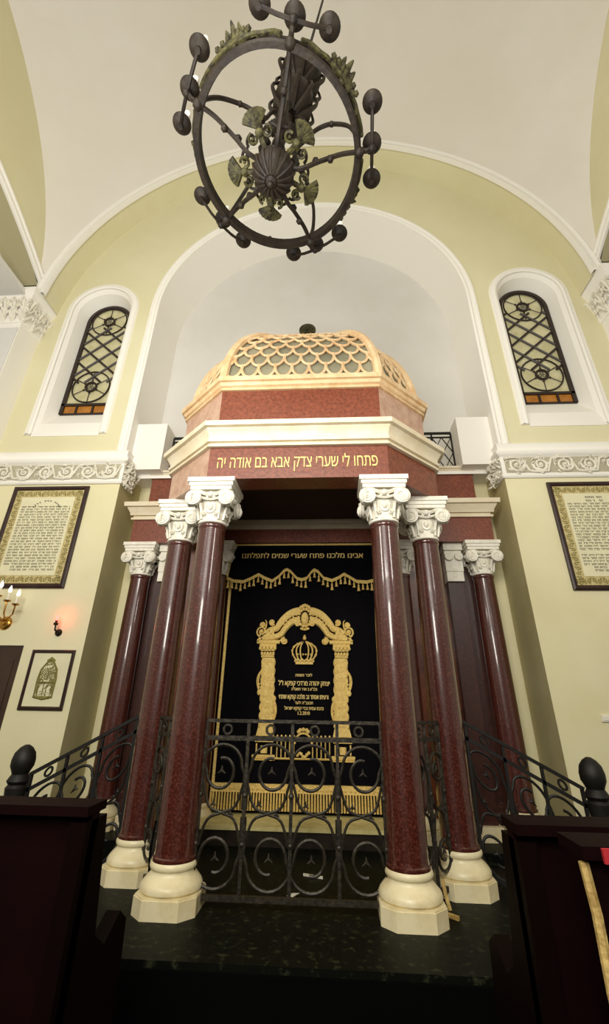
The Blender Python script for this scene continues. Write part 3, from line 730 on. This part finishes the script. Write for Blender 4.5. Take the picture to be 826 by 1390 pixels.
for k in range(36):
    x = -.99+1.88*k/35; z = at_sc(x)-.015; L = .075+.02*(k % 3 == 0)
    m = M(); m.lathe([(0,0),(.006,0),(.006,-.02),(.014,-.026),(.014,-.034),(.009,-.04),(.02,-L),(0,-L)], (x, VY-.015, z), 8); obj('tassel', m, MGOLD, val)

# ------------------------------------------------------------------ iron railings
def leaf3(m, f, u, v, r):
    for a in (pi/2, pi*7/6, -pi/6):
        m.tube([f(u, v), f(u+r*.6*cos(a), v+r*.6*sin(a)), f(u+r*1.2*cos(a), v+r*1.2*sin(a))], r*.42, 6, r1=r*.12)
    m.ball(f(u, v), r*.4, 6)
def scroll_panel(m, f, u0, u1, zt_, zb, d):   # d=+1: scroll springs from the left post
    w = u1-u0; c = (u0+u1)/2+d*.02; zm = (zt_+zb)/2
    R_ = min(w*.44, .15)
    for e in (1, -1):        # upper and mirrored lower scroll
        cz = zm+e*(.24)
        outer = []
        sx = u0+.012 if d > 0 else u1-.012
        pts = [(sx, zm+e*.02), (sx+d*.0, cz-e*.02)]
        for t in range(0, 13):
            a = pi-pi*t/12; pts.append((c-d*.0+d*(w/2-.014)*cos(a), cz+e*(.03+(R_*.95)*sin(a))))
        q = [(c+d*(R_*.8)*cos(a)*(1-.35*(i/20)), cz-e*.0-e*(R_*.85)*sin(a)*(1-.35*i/20)) for i, a in enumerate([2*pi*.78*i/20 for i in range(21)])]
        m.tube([f(*p) for p in pts[:-1]+q], .011, 6)
        leaf3(m, f, c, cz, .026)
    m.tube(sm([f(u0+.01, zm+.18), f(u0+w*.2, zm+.04), f((u0+u1)/2, zm+.0), f(u1-w*.2, zm-.04), f(u1-.01, zm-.18)], 4), .0095, 5)
    m.tube(sm([f(u1-.01, zm+.18), f(u1-w*.2, zm+.04), f((u0+u1)/2, zm+.0), f(u0+w*.2, zm-.04), f(u0+.01, zm-.18)], 4), .0095, 5)
    leaf3(m, f, (u0+u1)/2-.06, zm+.05, .022); leaf3(m, f, (u0+u1)/2+.06, zm+.0, .022)
def ring(m, f, u, v, r=.03): m.tube([f(u+r*cos(a), v+r*sin(a)) for a in [2*pi*i/16 for i in range(16)]], .0095, 5, closed=True)
def railing(name, label, fmap, us, ztop, loc, second=.11, bottom=.06, post_ends=True):
    t = thing(name, label, 'railing', loc)
    m = M(); m.bar(fmap(us[0], ztop), fmap(us[-1], ztop), .036, .022); obj('handrail', m, MIRON, t, smooth=False)
    m = M(); m.bar(fmap(us[0], ztop-second), fmap(us[-1], ztop-second), .02, .03); obj('upper_bar', m, MIRON, t, smooth=False)
    m = M(); m.bar(fmap(us[0], ZP+bottom), fmap(us[-1], ZP+bottom), .025, .03); obj('bottom_bar', m, MIRON, t, smooth=False)
    for i, u in enumerate(us):
        m = M(); m.bar(fmap(u, ztop), fmap(u, ZP+(0 if i in (0, len(us)-1) else bottom)), .022, .022)
        for zz in (.33, .6): m.ball(fmap(u, ZP+zz), .02, 6)
        obj('baluster', m, MIRON, t)
    for i in range(len(us)-1):
        m = M(); scroll_panel(m, fmap, us[i], us[i+1], ztop-second, ZP+bottom, 1 if i % 2 else -1)
        ring(m, fmap, (us[i]+us[i+1])/2, ztop-second/2)
        obj('scroll_panel', m, MIRON, t)
    return t
railing('iron_railing', 'wrought iron scroll railing between the two front columns', lambda u, v: (u, 3.66, v), [-.63, -.32, 0, .32, .63], 1.45, (0, 3.66, ZP))
dx, dy = .443, .48; L_ = sqrt(dx*dx+dy*dy)
for s, w in ((-1, 'left'), (1, 'right')):
    f = lambda u, v: (s*(.762+dx*u/L_), 3.66+dy*u/L_, v)
    railing('iron_railing', f'narrow slanting wrought iron scroll panel between the two front {w} columns', f, [.14, .325, L_-.14], 1.45, (s*.98, 3.9, ZP))
    # stair railing, sloping outwards to the newel
    t = thing('stair_railing', f'wrought iron stair railing descending to the {w} newel post', 'railing', (s*1.75, 4.16, 0))
    x0, x1 = 1.33, 2.18; sl = -.45/.87
    f = lambda u, v: (s*u, 4.16, v+sl*(u-x0))
    m = M(); m.bar(f(x0, 1.46), f(x1, 1.46), .04, .024); obj('handrail', m, MIRD, t, smooth=False)
    m = M(); m.bar(f(x0, 1.35), f(x1, 1.35), .022, .026); obj('upper_bar', m, MIRD, t, smooth=False)
    m = M(); m.bar(f(x0+.03, .53), f(x1, .53), .022, .026); obj('bottom_bar', m, MIRD, t, smooth=False)
    us = [1.36, 1.63, 1.9, 2.17]
    for u in us:
        m = M(); m.bar(f(u, 1.45), f(u, .52), .022, .022); obj('baluster', m, MIRD, t, smooth=False)
    for i in range(3):
        m = M(); scroll_panel(m, f, us[i], us[i+1], 1.35, .5, 1 if i % 2 else -1); ring(m, f, (us[i]+us[i+1])/2, 1.405, .028); obj('scroll_panel', m, MIRD, t)
    n = obj('newel_post', M().lathe([(0,.0),(.09,0),(.09,.06),(.065,.09),(.06,.55),(.075,.6),(.06,.64),(.075,.85),(.085,.93),(.07,.95),(.088,.975),(.075,1.0),(.062,1.02),(.07,1.04),(.088,1.075),(.09,1.12),(.078,1.17),(.05,1.205),(.02,1.225),(0,1.228)], (s*2.27, 4.16, 0), 20), MIRD, None, loc=(s*2.27, 4.16, 0))
    tag(n, f'dark acorn-topped newel post at the foot of the {w} stair rail', 'newel post')
# gallery railings
for s, w in ((-1, 'left'), (1, 'right')):
    t = thing('gallery_railing', f'black lattice gallery railing beside the dome on the {w}', 'railing', (s*1.7, 5.55, 4.44))
    a, b = 1.5, 2.05; y = 5.56
    for z_, h_ in ((5.1, .03), (5.03, .02), (4.52, .02)): obj('rail_bar', M().bar((s*a, y, z_), (s*b, y, z_), h_, h_), MIRD, t, smooth=False)
    m = M()
    for k in range(4):
        c0 = a+(b-a)*k/4; c1 = a+(b-a)*(k+1)/4
        for q in range(2):
            z0, z1 = 4.52+.255*q, 4.52+.255*(q+1)
            m.bar((s*c0, y, z0), (s*c1, y, z1), .012, .012); m.bar((s*c0, y, z1), (s*c1, y, z0), .012, .012)
    obj('lattice', m, MIRD, t, smooth=False)
    for k in (0, 2, 4):
        c = a+(b-a)*k/4; obj('rail_post', M().bar((s*c, y, 4.44), (s*c, y, 5.1), .02, .02), MIRD, t, smooth=False)

# ------------------------------------------------------------------ chandelier
CX, CYY = 0.0, 1.66
ch = thing('chandelier', 'dark bronze ring chandelier with candle cups hanging from the vault', 'chandelier', (CX, CYY, 4.85))
m = M(); R0 = .56
m.lathe([(R0-.016,-.035),(R0+.016,-.035),(R0+.026,-.02),(R0+.018,-.01),(R0+.018,.035),(R0+.026,.045),(R0-.02,.045),(R0-.016,.03),(R0-.016,-.035)], (CX, CYY, 4.85), 72)
rg = obj('ring', m, MBRZ, ch)
angs = [rad(a) for a in (-148, -76, -4, 68, 140)]
def PP(a, r, z): return (CX+r*cos(a), CYY+r*sin(a), z)
for i in range(5):
    a = angs[i]+rad(36); m = M()
    for lay in (0, 1):
        rows = []
        for k in range(-24, 25):
            q = k/24; h = (.17-.04*lay)*(1-abs(q)**1.6)*(.8+.2*abs(cos(q*pi*3.5)))+.01
            rows.append([PP(a+rad(15)*q, R0+.012+.014*lay+.05*(z_*h/.19)**2*2+.008*cos(q*pi*7)*z_, 4.88+h*z_) for z_ in [j/6 for j in range(7)]])
        m.grid(rows)
    for k in range(-3, 4):
        m.tube(sm([PP(a, R0+.02, 4.88), PP(a+rad(2)*k, R0+.02, 4.93), PP(a+rad(3.4)*k, R0+.05, 4.88+.13*(1-abs(k)/6))], 3), .011, 5, r1=.018)
        m.ball(PP(a+rad(3.5)*k, R0+.055, 4.88+.13*(1-abs(k)/6)), .02, 5)
    m.tube([PP(a+rad(t), R0+.03, 4.9+.015*cos(t*.5)) for t in range(-30, 31, 4)], .017, 5)
    obj('leaf_crest', m, MPAT, rg)
m = M(); m.lathe([(0,-.05),(.02,-.05),(.035,-.035),(.04,-.02),(.075,0),(.115,.035),(.135,.075),(.14,.11),(.12,.13),(.135,.15),(.1,.17),(.05,.19),(0,.2)], (CX, CYY, 4.55), 30)
for k in range(16):
    a = 2*pi*k/16; m.tube([PP(a, .04, 4.53), PP(a, .085, 4.548), PP(a, .125, 4.59), PP(a, .143, 4.65)], .011, 5)
m.ball((CX, CYY, 4.49), .02, 8)
obj('bowl', m, MBRZ, ch)
m = M(); m.lathe([(0,-.08),(.03,-.08),(.025,.12),(.04,.2),(.02,.3),(.03,.45),(.055,.5),(.035,.56),(.02,.62),(.03,.8),(.1,.92),(.165,1.02),(.16,1.2),(.1,1.32),(.06,1.42),(.12,1.54),(.18,1.64),(.19,1.78),(.1,1.9),(.03,1.98),(.018,2.0),(.018,2.05),(.03,2.1),(.02,2.15),(.014,2.2),(.012,8.4),(0,8.4)], (CX, CYY, 4.8), 20)
for k in range(10):
    a = 2*pi*k/10; m.tube(sm([PP(a, .05, 5.6), PP(a, .15, 5.74), PP(a, .2, 5.9), PP(a, .14, 6.1)]), .026, 5, r1=.008)
    m.tube(sm([PP(a, .06, 6.2), PP(a, .17, 6.34), PP(a, .22, 6.5), PP(a, .14, 6.66)]), .026, 5, r1=.008)
obj('stem', m, MBRZ, ch)
for a in angs:
    m = M()
    # lower spoke, from the bowl to the ring
    m.tube(sm([PP(a, .1, 4.68), PP(a, .2, 4.68), PP(a, .3, 4.75), PP(a, .45, 4.83), PP(a, R0, 4.84)]), .016, 6)
    for r in (.28, .38): m.ball(PP(a, r, 4.765+.1*(r-.28)), .026, 6)
    for e in (-1, 1):   # small C scrolls where the spoke leaves the bowl
        pts = []
        for t in range(15):
            q = 2*pi*.75*t/14; rr = .045*(1-t/20); pts.append((CX+(.2+rr*sin(q)*.7)*cos(a)-e*(.05-rr*cos(q)+.0)*sin(a), CYY+(.2+rr*sin(q)*.7)*sin(a)+e*(.05-rr*cos(q))*cos(a), 4.74))
        m.tube(pts, .01, 5); m.ball(pts[-1], .016, 6)
    obj('spoke', m, MBRZ, ch)
    m = M()
    # upper S arm from the ring to the stem
    m.tube(sm([PP(a, R0, 4.88), PP(a-.03, R0-.005, 5.02), PP(a-.06, R0-.07, 5.2), PP(a-.06, R0-.2, 5.3), PP(a-.03, .27, 5.3), PP(a, .2, 5.24), PP(a, .16, 5.32), PP(a, .13, 5.5), PP(a, .05, 5.6)]), .015, 6)
    m.tube(sm([PP(a, .2, 5.24), PP(a, .17, 5.12), PP(a, .11, 4.98), PP(a, .13, 4.86), PP(a, .12, 4.8)]), .016, 6)
    m.ball(PP(a-.06, R0-.2, 5.3), .022, 6); m.ball(PP(a, .19, 5.26), .038, 6); m.ball(PP(a, .1, 4.98), .03, 6)
    obj('scroll_arm', m, MBRZ, ch)
    # shell ornament between spokes
    b = a+rad(36); m = M(); sx, sy = -sin(b), cos(b)
    for k in range(-3, 4):
        t = rad(17)*k
        m.tube([PP(b, .24, 4.72), (CX+cos(b)*(.24+.09*cos(t))+sx*.1*sin(t), CYY+sin(b)*(.24+.09*cos(t))+sy*.1*sin(t), 4.735)], .016, 5, r1=.02)
    m.ball(PP(b, .21, 4.71), .03, 8); m.tube([PP(b, .12, 4.7), PP(b, .21, 4.71)], .018, 5)
    for e in (-1, 1):
        q = [(.2+.028*cos(t), .055+.028*sin(t)) for t in [2*pi*.8*i/12 for i in range(13)]]
        m.tube([(CX+u*cos(b)+e*v*sx, CYY+u*sin(b)+e*v*sy, 4.71) for u, v in q], .01, 5); m.ball((CX+.2*cos(b)+e*.055*sx, CYY+.2*sin(b)+e*.055*sy, 4.71), .012, 5)
    obj('shell_ornament', m, MPAT, ch)
    m = M(); b = a+rad(36); z = 4.98
    for k in range(-3, 4):
        t = rad(17)*k; m.tube([PP(b, .1, z), (CX+cos(b)*(.14)+-sin(b)*.07*sin(t), CYY+sin(b)*.14+cos(b)*.07*sin(t), z+.02+.1*cos(t))], .014, 5, r1=.018)
    obj('leaf_ornament', m, MBRZ, ch)
    # candle bracket: bar parallel to the ring with three cups
    m = M(); m.tube([PP(a, R0, 4.86), PP(a, R0+.06, 4.84), PP(a, R0+.1, 4.88)], .016, 6); m.ball(PP(a, R0+.015, 4.83), .036, 8)
    tx, ty = -sin(a), cos(a)
    Q = lambda t, z, r=R0+.1: (CX+r*cos(a)+t*tx, CYY+r*sin(a)+t*ty, z)
    m.tube([Q(-.21, 4.93), Q(-.1, 4.885), Q(0, 4.87), Q(.1, 4.885), Q(.21, 4.93)], .012, 6)
    m.ball(Q(0, 4.87), .028, 6)
    br = obj('candle_bracket', m, MBRZ, ch)
    for t, zz in ((-.21, 4.94), (0, 4.93), (.21, 4.94)):
        m = M(); c = Q(t, zz); m.lathe([(0,-.03),(.018,-.03),(.02,-.01),(.045,.0),(.062,.014),(.066,.026),(.058,.024),(.02,.012),(0,.012)], c, 20)
        cp = obj('drip_cup', m, MBRZ, br)
        m = M(); m.lathe([(0,.01),(.018,.01),(.018,.13),(0,.13)], c, 10); obj('candle', m, MCAN, cp)
        m = M(); m.lathe([(0,.13),(.014,.13),(.026,.165),(.022,.2),(.004,.24),(0,.24)], c, 10); obj('bulb', m, MBULBO, cp)

ch.rotation_euler = (rad(-7), rad(4), 0); ch.location = (-.03, 1.685, 4.87); ch.scale = (.96, 1.03, 1)
# ------------------------------------------------------------------ pictures on the wall
PY = FY-.0
def frame(t, x0, x1, z0, z1, w, d=.04):
    m = M(); prof = [(0,0),(0,-d*.7),(w*.3,-d),(w*.7,-d),(w,-d*.6),(w,0)]
    rows = []
    for x, z, sx, sz in ((x0,z0,1,1),(x1,z0,-1,1),(x1,z1,-1,-1),(x0,z1,1,-1)): rows.append([(x+sx*o, PY+dd, z+sz*o) for o, dd in prof])
    m.grid(rows, cu=True); obj('picture_frame', m, MFRM, t, angle=30)
def manuscript(x0, x1, z0, z1, label, heading):
    t = thing('framed_manuscript', label, 'framed text', ((x0+x1)/2, PY, z0), 'large framed manuscripts flanking the ark'); w = .055
    frame(t, x0, x1, z0, z1, w)
    obj('border_sheet', M().box(x0+w, x1-w, PY-.018, PY-.005, z0+w, z1-w), MBORD, t, smooth=False)
    b = .1; a0, a1, c0, c1 = x0+w+b, x1-w-b, z0+w+b, z1-w-b
    obj('parchment_sheet', M().box(a0, a1, PY-.021, PY-.018, c0, c1), MPAP, t, smooth=False)
    m = M()
    for (p, q, hz) in (((x0+w, z1-w-b/2), (x1-w, z1-w-b/2), 1), ((x0+w, z0+w+b/2), (x1-w, z0+w+b/2), 1), ((x0+w+b/2, z0+w), (x0+w+b/2, z1-w), 0), ((x1-w-b/2, z0+w), (x1-w-b/2, z1-w), 0)):
        L = (q[0]-p[0]) if hz else (q[1]-p[1]); n = int(L/.055)
        for i in range(n):
            s_ = (i+.5)*L/n; sg = 1 if i % 2 else -1
            F_ = (lambda u, v: (p[0]+u, PY-.02, p[1]+v)) if hz else (lambda u, v: (p[0]+v, PY-.02, p[1]+u))
            m.tube([F_(*e) for e in spiral(s_, sg*.004, .026, .006, 1.2, sg*1.5, sg, 10)], .0042, 4)
            m.ball(F_(s_+.014, -sg*.024), .0085, 4)
    obj('leaf_border', m, MOLV, t)
    m = M(); z = c1-.16; rnd = random.Random(int(x0*100)); k = 0
    pitch = (c1-c0-.17)/24
    for li in range(24):
        z = c1-.15-li*pitch; x = a0+.03; e = a1-.03
        if heading == 'block' and li == 17: continue
        if li > 21: x += .1
        while x < e:
            wl = rnd.uniform(.04, .1); xe = min(e, x+wl); q = x
            while q < xe-.006:
                lw = rnd.uniform(.007, .012); hh = .021
                m.box(q, q+lw, PY-.0225, PY-.021, z+hh-.006, z+hh)
                if rnd.random() < .8: m.box(q+lw-.004, q+lw, PY-.0225, PY-.021, z, z+hh)
                if rnd.random() < .4: m.box(q, q+lw, PY-.0225, PY-.021, z, z+.003)
                q += lw+.003
            x = xe+.016
    obj('script_lines', m, MINK, t, smooth=False)
    m = M(); c = (a0+a1)/2
    if heading == 'arc':
        for k in range(13):
            an = rad(152-124*k/12); u, v = c+.2*cos(an), c1-.215+.16*sin(an)
            if k in (4, 8): continue
            m.box(u-.01, u+.012, PY-.023, PY-.021, v, v+.008); m.box(u+.005, u+.012, PY-.023, PY-.021, v-.012, v)
    else:
        for r_, wd in ((0, .2), (1, .2)):
            m = M()
            for k in range(9):
                if r_ == 1 and k in (3, 6): continue
                u = c-wd/2+wd*k/9
                if k == 5: continue
                m.box(u, u+.017, PY-.023, PY-.021, c1-.05-.045*r_, c1-.043-.045*r_); m.box(u+.011, u+.017, PY-.023, PY-.021, c1-.068-.045*r_, c1-.043-.045*r_)
            if r_ == 0: obj('heading', m, MINKB, t, smooth=False)
    obj('heading', m, MINKB, t, smooth=False)
manuscript(-3.93, -2.9, 2.745, 4.095, 'large dark-framed Hebrew manuscript left of the ark, headed by an arc of letters', 'arc')
manuscript(2.985, 4.0, 2.725, 4.06, 'large dark-framed Hebrew manuscript on the wall right of the ark', 'block')
t = thing('framed_print', 'small dark-framed print of a tall ornament below the red lamp', 'framed picture', (-2.82, PY, 1.455))
frame(t, -3.07, -2.575, 1.455, 2.055, .035, .03)
obj('print_sheet', M().box(-3.04, -2.605, PY-.014, PY-.004, 1.485, 2.025), MBORD if False else MPAP, t, smooth=False)
m = M(); F_ = lambda u, v: (-2.825+u*.9, PY-.016, 1.755+v*.95)
for k in range(5):
    r = .025+.018*k; m.tube([F_(r*cos(a), .1-r*sin(a)) for a in [pi*i/10 for i in range(11)]], .0045, 4)
for s in (-1, 1):
    m.tube([F_(s*.11, -.17), F_(s*.115, 0), F_(s*.1, .1), F_(s*.05, .17), F_(0, .21)], .01, 4); m.tube([F_(s*.09, -.15), F_(s*.095, .08)], .006, 4)
    m.tube([F_(*e) for e in spiral(s*.06, -.02, .03, .008, 1.4, 0, s, 14)], .006, 4)
    m.tube([F_(s*.02, -.16), F_(s*.02, -.06), F_(s*.08, -.06), F_(s*.08, -.16)], .005, 4)
m.tube([F_(-.12, -.18), F_(0, -.205), F_(.12, -.18)], .012, 4); m.tube([F_(-.1, -.035), F_(.1, -.035)], .01, 4); m.tube([F_(0, .1), F_(0, 0)], .006, 4)
for k in range(5): m.ball(F_(-.04+.02*k, .2+.012*(2-abs(k-2))), .014, 5, 1, .3, 1)
for k in range(7): m.ball(F_(-.09+.03*k, -.185), .014, 5, 1, .3, 1)
for k in range(7): m.tube([F_(-.078+.026*k, .1), F_(-.078+.026*k, .125)], .004, 4)
rq = random.Random(4)
for k in range(150):
    v_ = rq.uniform(-.2, .2); hw_ = .105 if v_ < .08 else .105*(1-(v_-.08)/.15); u_ = rq.uniform(-hw_, hw_); r_ = rq.uniform(.006, .012); a_ = rq.random()*6
    m.tube([F_(u_+r_*cos(a_+t_*.8), v_+r_*sin(a_+t_*.8)) for t_ in range(5)], .003, 4)
obj('ornament_drawing', m, MOLV, t)

# door at the left
m = M().box(-4.15, -3.2, FY+.02, FY+.08, 0, 2.1); d = struct('door_1', m, MDOOR, smooth=False, loc=(-3.67, FY, 0))
m = M()
for z0, z1 in ((.2, .95), (1.1, 1.95)):
    for x0, x1 in ((-4.07, -3.72), (-3.63, -3.28)): m.box(x0, x1, FY+.012, FY+.022, z0, z1)
obj('door_panel', m, MDOOR, d, smooth=False)

# brass wall sconce, far left
sx = -3.5
t = thing('wall_sconce', 'brass five-candle wall sconce at the left edge below the large manuscript', 'wall lamp', (sx, FY, 2.34))
m = M(); m.lathe([(0,-.045),(.02,-.045),(.03,-.03),(.06,-.025),(.075,-.01),(.078,0)], (sx, FY, 2.34), 24, 'y'); obj('backplate', m, MBRASS, t)
arms = [(-.2,.11,2.56),(-.11,.17,2.58),(0,.2,2.6),(.1,.17,2.55),(.17,.11,2.52)]
for dx_, dy_, zz in arms:
    m = M(); m.tube([(sx, FY-.03, 2.36), (sx+dx_*.5, FY-.05-dy_*.4, 2.39), (sx+dx_*.95, FY-.05-dy_*.9, 2.42), (sx+dx_, FY-.05-dy_, zz-.05), (sx+dx_, FY-.05-dy_, zz)], .009, 6)
    m.lathe([(0,0),(.012,0),(.035,.008),(.042,.022),(.036,.02),(0,.01)], (sx+dx_, FY-.05-dy_, zz-.01), 16)
    ar = obj('sconce_arm', m, MBRASS, t)
    c = (sx+dx_, FY-.05-dy_, zz)
    m = M(); m.lathe([(0,0),(.013,0),(.013,.1),(0,.1)], c, 8); obj('candle', m, MCAN, ar)
    m = M(); m.lathe([(0,.1),(.012,.1),(.02,.125),(.014,.15),(.002,.18),(0,.18)], c, 8); obj('bulb', m, MBULB, ar)
# red lamp
sx = -2.83
t = thing('red_lamp', 'small wall lamp with a glowing red bulb above the small framed print', 'wall lamp', (sx, FY, 2.24))
m = M(); m.lathe([(0,-.04),(.02,-.04),(.036,-.02),(.04,0)], (sx, FY, 2.24), 16, 'y'); m.tube([(sx, FY-.03, 2.24), (sx-.0, FY-.09, 2.26), (sx-.0, FY-.1, 2.33)], .01, 6); m.lathe([(0,0),(.022,0),(.026,.02),(.012,.03),(.014,.05),(0,.05)], (sx, FY-.1, 2.31), 12); obj('lamp_bracket', m, MBRZ, t)
m = M(); m.lathe([(0,0),(.012,0),(.017,.02),(.012,.05),(0,.07)], (sx, FY-.1, 2.36), 12); obj('bulb', m, MRBULB, t)
# switch plate
m = M().box(2.935, 3.02, FY-.02, FY, 1.44, 1.5); m.box(2.95, 3.005, FY-.028, FY-.02, 1.452, 1.488)
o = obj('light_switch', m, MPLA, None, smooth=False, loc=(2.975, FY, 1.44)); tag(o, 'white switch plate low on the wall right of the ark', 'light switch')

# ------------------------------------------------------------------ pews
def pew(label, xa, xb, y, zt_, carved=False, endside=1):
    t = thing('wooden_pew', label, 'pew', ((xa+xb)/2, y, 0), 'dark wooden pews in the foreground')
    obj('backrest', M().box(xa, xb, y, y+.05, .05, zt_-.03), MWOOD, t, smooth=False)
    obj('book_ledge', M().box(xa-.0, xb, y-.05, y+.1, zt_-.03, zt_), MWOOD, t, smooth=False)
    obj('seat', M().box(xa+.03, xb-.03, y+.05, y+.5, .43, .48), MWOOD, t, smooth=False)
    for k, x in enumerate((xa, xb)):
        m = M(); x0 = x if k == 0 else x-.06
        pr = [(y-.04,0),(y+.5,0),(y+.52,.5),(y+.5,.75),(y+.42,.8),(y+.3,.74),(y+.2,.8),(y+.12,zt_-.05),(y-.04,zt_-.05)]
        m.prism(pr, x0, x0+.06, lambda u, v, w: (w, u, v)); obj('pew_end', m, MWOOD2, t, smooth=False)
    return t
pew('dark reddish wooden pew filling the lower left corner', -3.1, -.6, 1.98, 1.235)
pew('dark wooden pew on the right with its top rail below the right newel', .9, 3.2, 1.92, 1.235)
t = thing('prayer_desk', 'nearest dark desk at the lower right corner with a worn front edge painted pale as if lit', 'desk', (1.5, 1.6, 0))
obj('desk_panel', M().box(.99, 2.6, 1.6, 1.64, 0, 1.22), MWOOD, t, smooth=False)
obj('desk_top', M().box(.97, 2.6, 1.57, 1.72, 1.22, 1.25), MWOOD, t, smooth=False)
m = M().tube([(.98, 1.6, 1.21), (.985, 1.595, 1.1), (.982, 1.597, .95), (.99, 1.595, .7), (.985, 1.6, .02)], .013, 6)
obj('lit_worn_edge', m, MPALE, t)  # worn edge; the light catching it is put into the pale colour
m = M().box(1.02, 1.075, 1.56, 1.5695, 1.215, 1.248)
o = obj('seat_tag', m, MTAG, t, smooth=False); o['label'] = 'small red tag'
# small things on the platform
m = M(); m.add([(-.04,3.93,ZP+.003),(.0,3.9,ZP+.004),(.05,3.93,ZP+.02),(.0,3.96,ZP+.01)], [(0,1,2,3)]); m.add([(-.04,3.93,ZP+.002),(.0,3.9,ZP+.002),(.05,3.93,ZP+.018),(.0,3.96,ZP+.008)], [(3,2,1,0)])
o = obj('paper_scrap', m, MPLA, None, smooth=False, loc=(0, 3.93, ZP)); tag(o, 'white scrap of paper on the floor between the front columns', 'paper')
m = M().bar((.955, 3.74, ZP+.012), (1.045, 3.66, ZP+.012), .02, .02)
o = obj('wood_wedge', m, MPALE, None, smooth=False, loc=(1.0, 3.7, ZP)); tag(o, 'small pale wooden wedge on the floor by the front right column base', 'wedge')
m = M(); m.tube([(.995, 3.8, ZP+.16), (1.0, 3.79, ZP+.1), (1.01, 3.78, ZP+.05), (1.02, 3.78, ZP+.012)], .012, 5)
o = obj('pale_stick', m, MPALE, None, loc=(1.05, 3.75, ZP)); tag(o, 'short pale stick leaning between the two right column bases', 'stick')
m = M(); m.tube([(-.96, 3.78, ZP+.42), (-.965, 3.76, ZP+.25), (-.95, 3.75, ZP+.12), (-.93, 3.76, ZP+.2), (-.91, 3.77, ZP+.4)], .007, 6); m.ball((-.945, 3.75, ZP+.11), .022, 8); m.tube([(-.945, 3.75, ZP+.11), (-.93, 3.74, ZP+.01)], .012, 6)
o = obj('black_cord', m, MCORD, None, loc=(-.94, 3.75, ZP)); tag(o, 'black looped cord beside the front left column base', 'cord')
m = M().box(.05, .2, 4.3, 4.32, ZP, ZP+.012)
m.xf(lambda x, y, z: (x, y+(x-.12)*-.35, z))
o = obj('metal_strip', m, MCAN, None, smooth=False, loc=(.12, 4.3, ZP)); tag(o, 'thin pale strip lying on the platform behind the railing', 'strip')

# ------------------------------------------------------------------ camera
cd = bpy.data.cameras.new('camera'); cam = bpy.data.objects.new('camera', cd); COL.objects.link(cam)
f, th, yaw, roll = 597.18, rad(26.584), rad(3.789), rad(.887)
Fv = V((-sin(yaw)*cos(th), cos(yaw)*cos(th), sin(th))); Rv = V((cos(yaw), sin(yaw), 0)); Uv = Rv.cross(Fv)
R2 = Rv*cos(roll)+Uv*sin(roll); U2 = -Rv*sin(roll)+Uv*cos(roll)
Mx = Matrix((R2, U2, -Fv)).transposed().to_4x4(); Mx.translation = V((.3, 0, 1.6)); cam.matrix_world = Mx
cd.sensor_fit = 'HORIZONTAL'; cd.sensor_width = 36; cd.lens = f/826*36; cd.shift_y = -45/826; cd.clip_start = .05
sc.camera = cam

# ------------------------------------------------------------------ light
def area(n, loc, tgt, sx, sy, e, c=(1,.93,.8)):
    l = bpy.data.lights.new(n, 'AREA'); l.shape = 'RECTANGLE'; l.size = sx; l.size_y = sy; l.energy = e; l.color = c
    o = bpy.data.objects.new(n, l); COL.objects.link(o); o.location = loc
    o.rotation_euler = (V(tgt)-V(loc)).to_track_quat('-Z', 'Y').to_euler(); return o
area('light_hall', (-.6, -2.5, 5.2), (0, 5, 5.2), 2.5, 2.0, 300, (1,.955,.86))
area('light_low', (-.3, -1.6, 3.0), (0, 5, 2.6), 1.2, .8, 60, (1,.95,.84))
area('light_left_streak', (-2.6, 0.2, 4.4), (0, 5, 3), .5, 1.4, 60, (1,.95,.86))  # narrow area light added for the streaks on the columns
area('light_right_streak', (2.6, 0.2, 4.2), (0, 5, 2.6), .4, 1.4, 40, (1,.95,.86))  # added tall light, reflected as highlights in the polished shafts
area('light_up', (-.8, .4, 3.0), (-.6, 1.6, 12), 3, 2, 185, (1,.97,.92))
area('light_gallery', (0, 5.9, 4.7), (0, 4.6, 9), 2.6, .2, 8, (1,.97,.92))
l = bpy.data.lights.new('light_red', 'POINT'); l.energy = .55; l.color = (1,.06,.04); l.shadow_soft_size = .03
o = bpy.data.objects.new('light_red', l); COL.objects.link(o); o.location = (-2.8, FY-.08, 2.4)
w = bpy.data.worlds.new('world'); sc.world = w; w.use_nodes = True
w.node_tree.nodes['Background'].inputs[0].default_value = (1,.95,.88,1); w.node_tree.nodes['Background'].inputs[1].default_value = .13
sc.view_settings.view_transform = 'Standard'; sc.view_settings.look = 'None'; sc.view_settings.exposure = 0
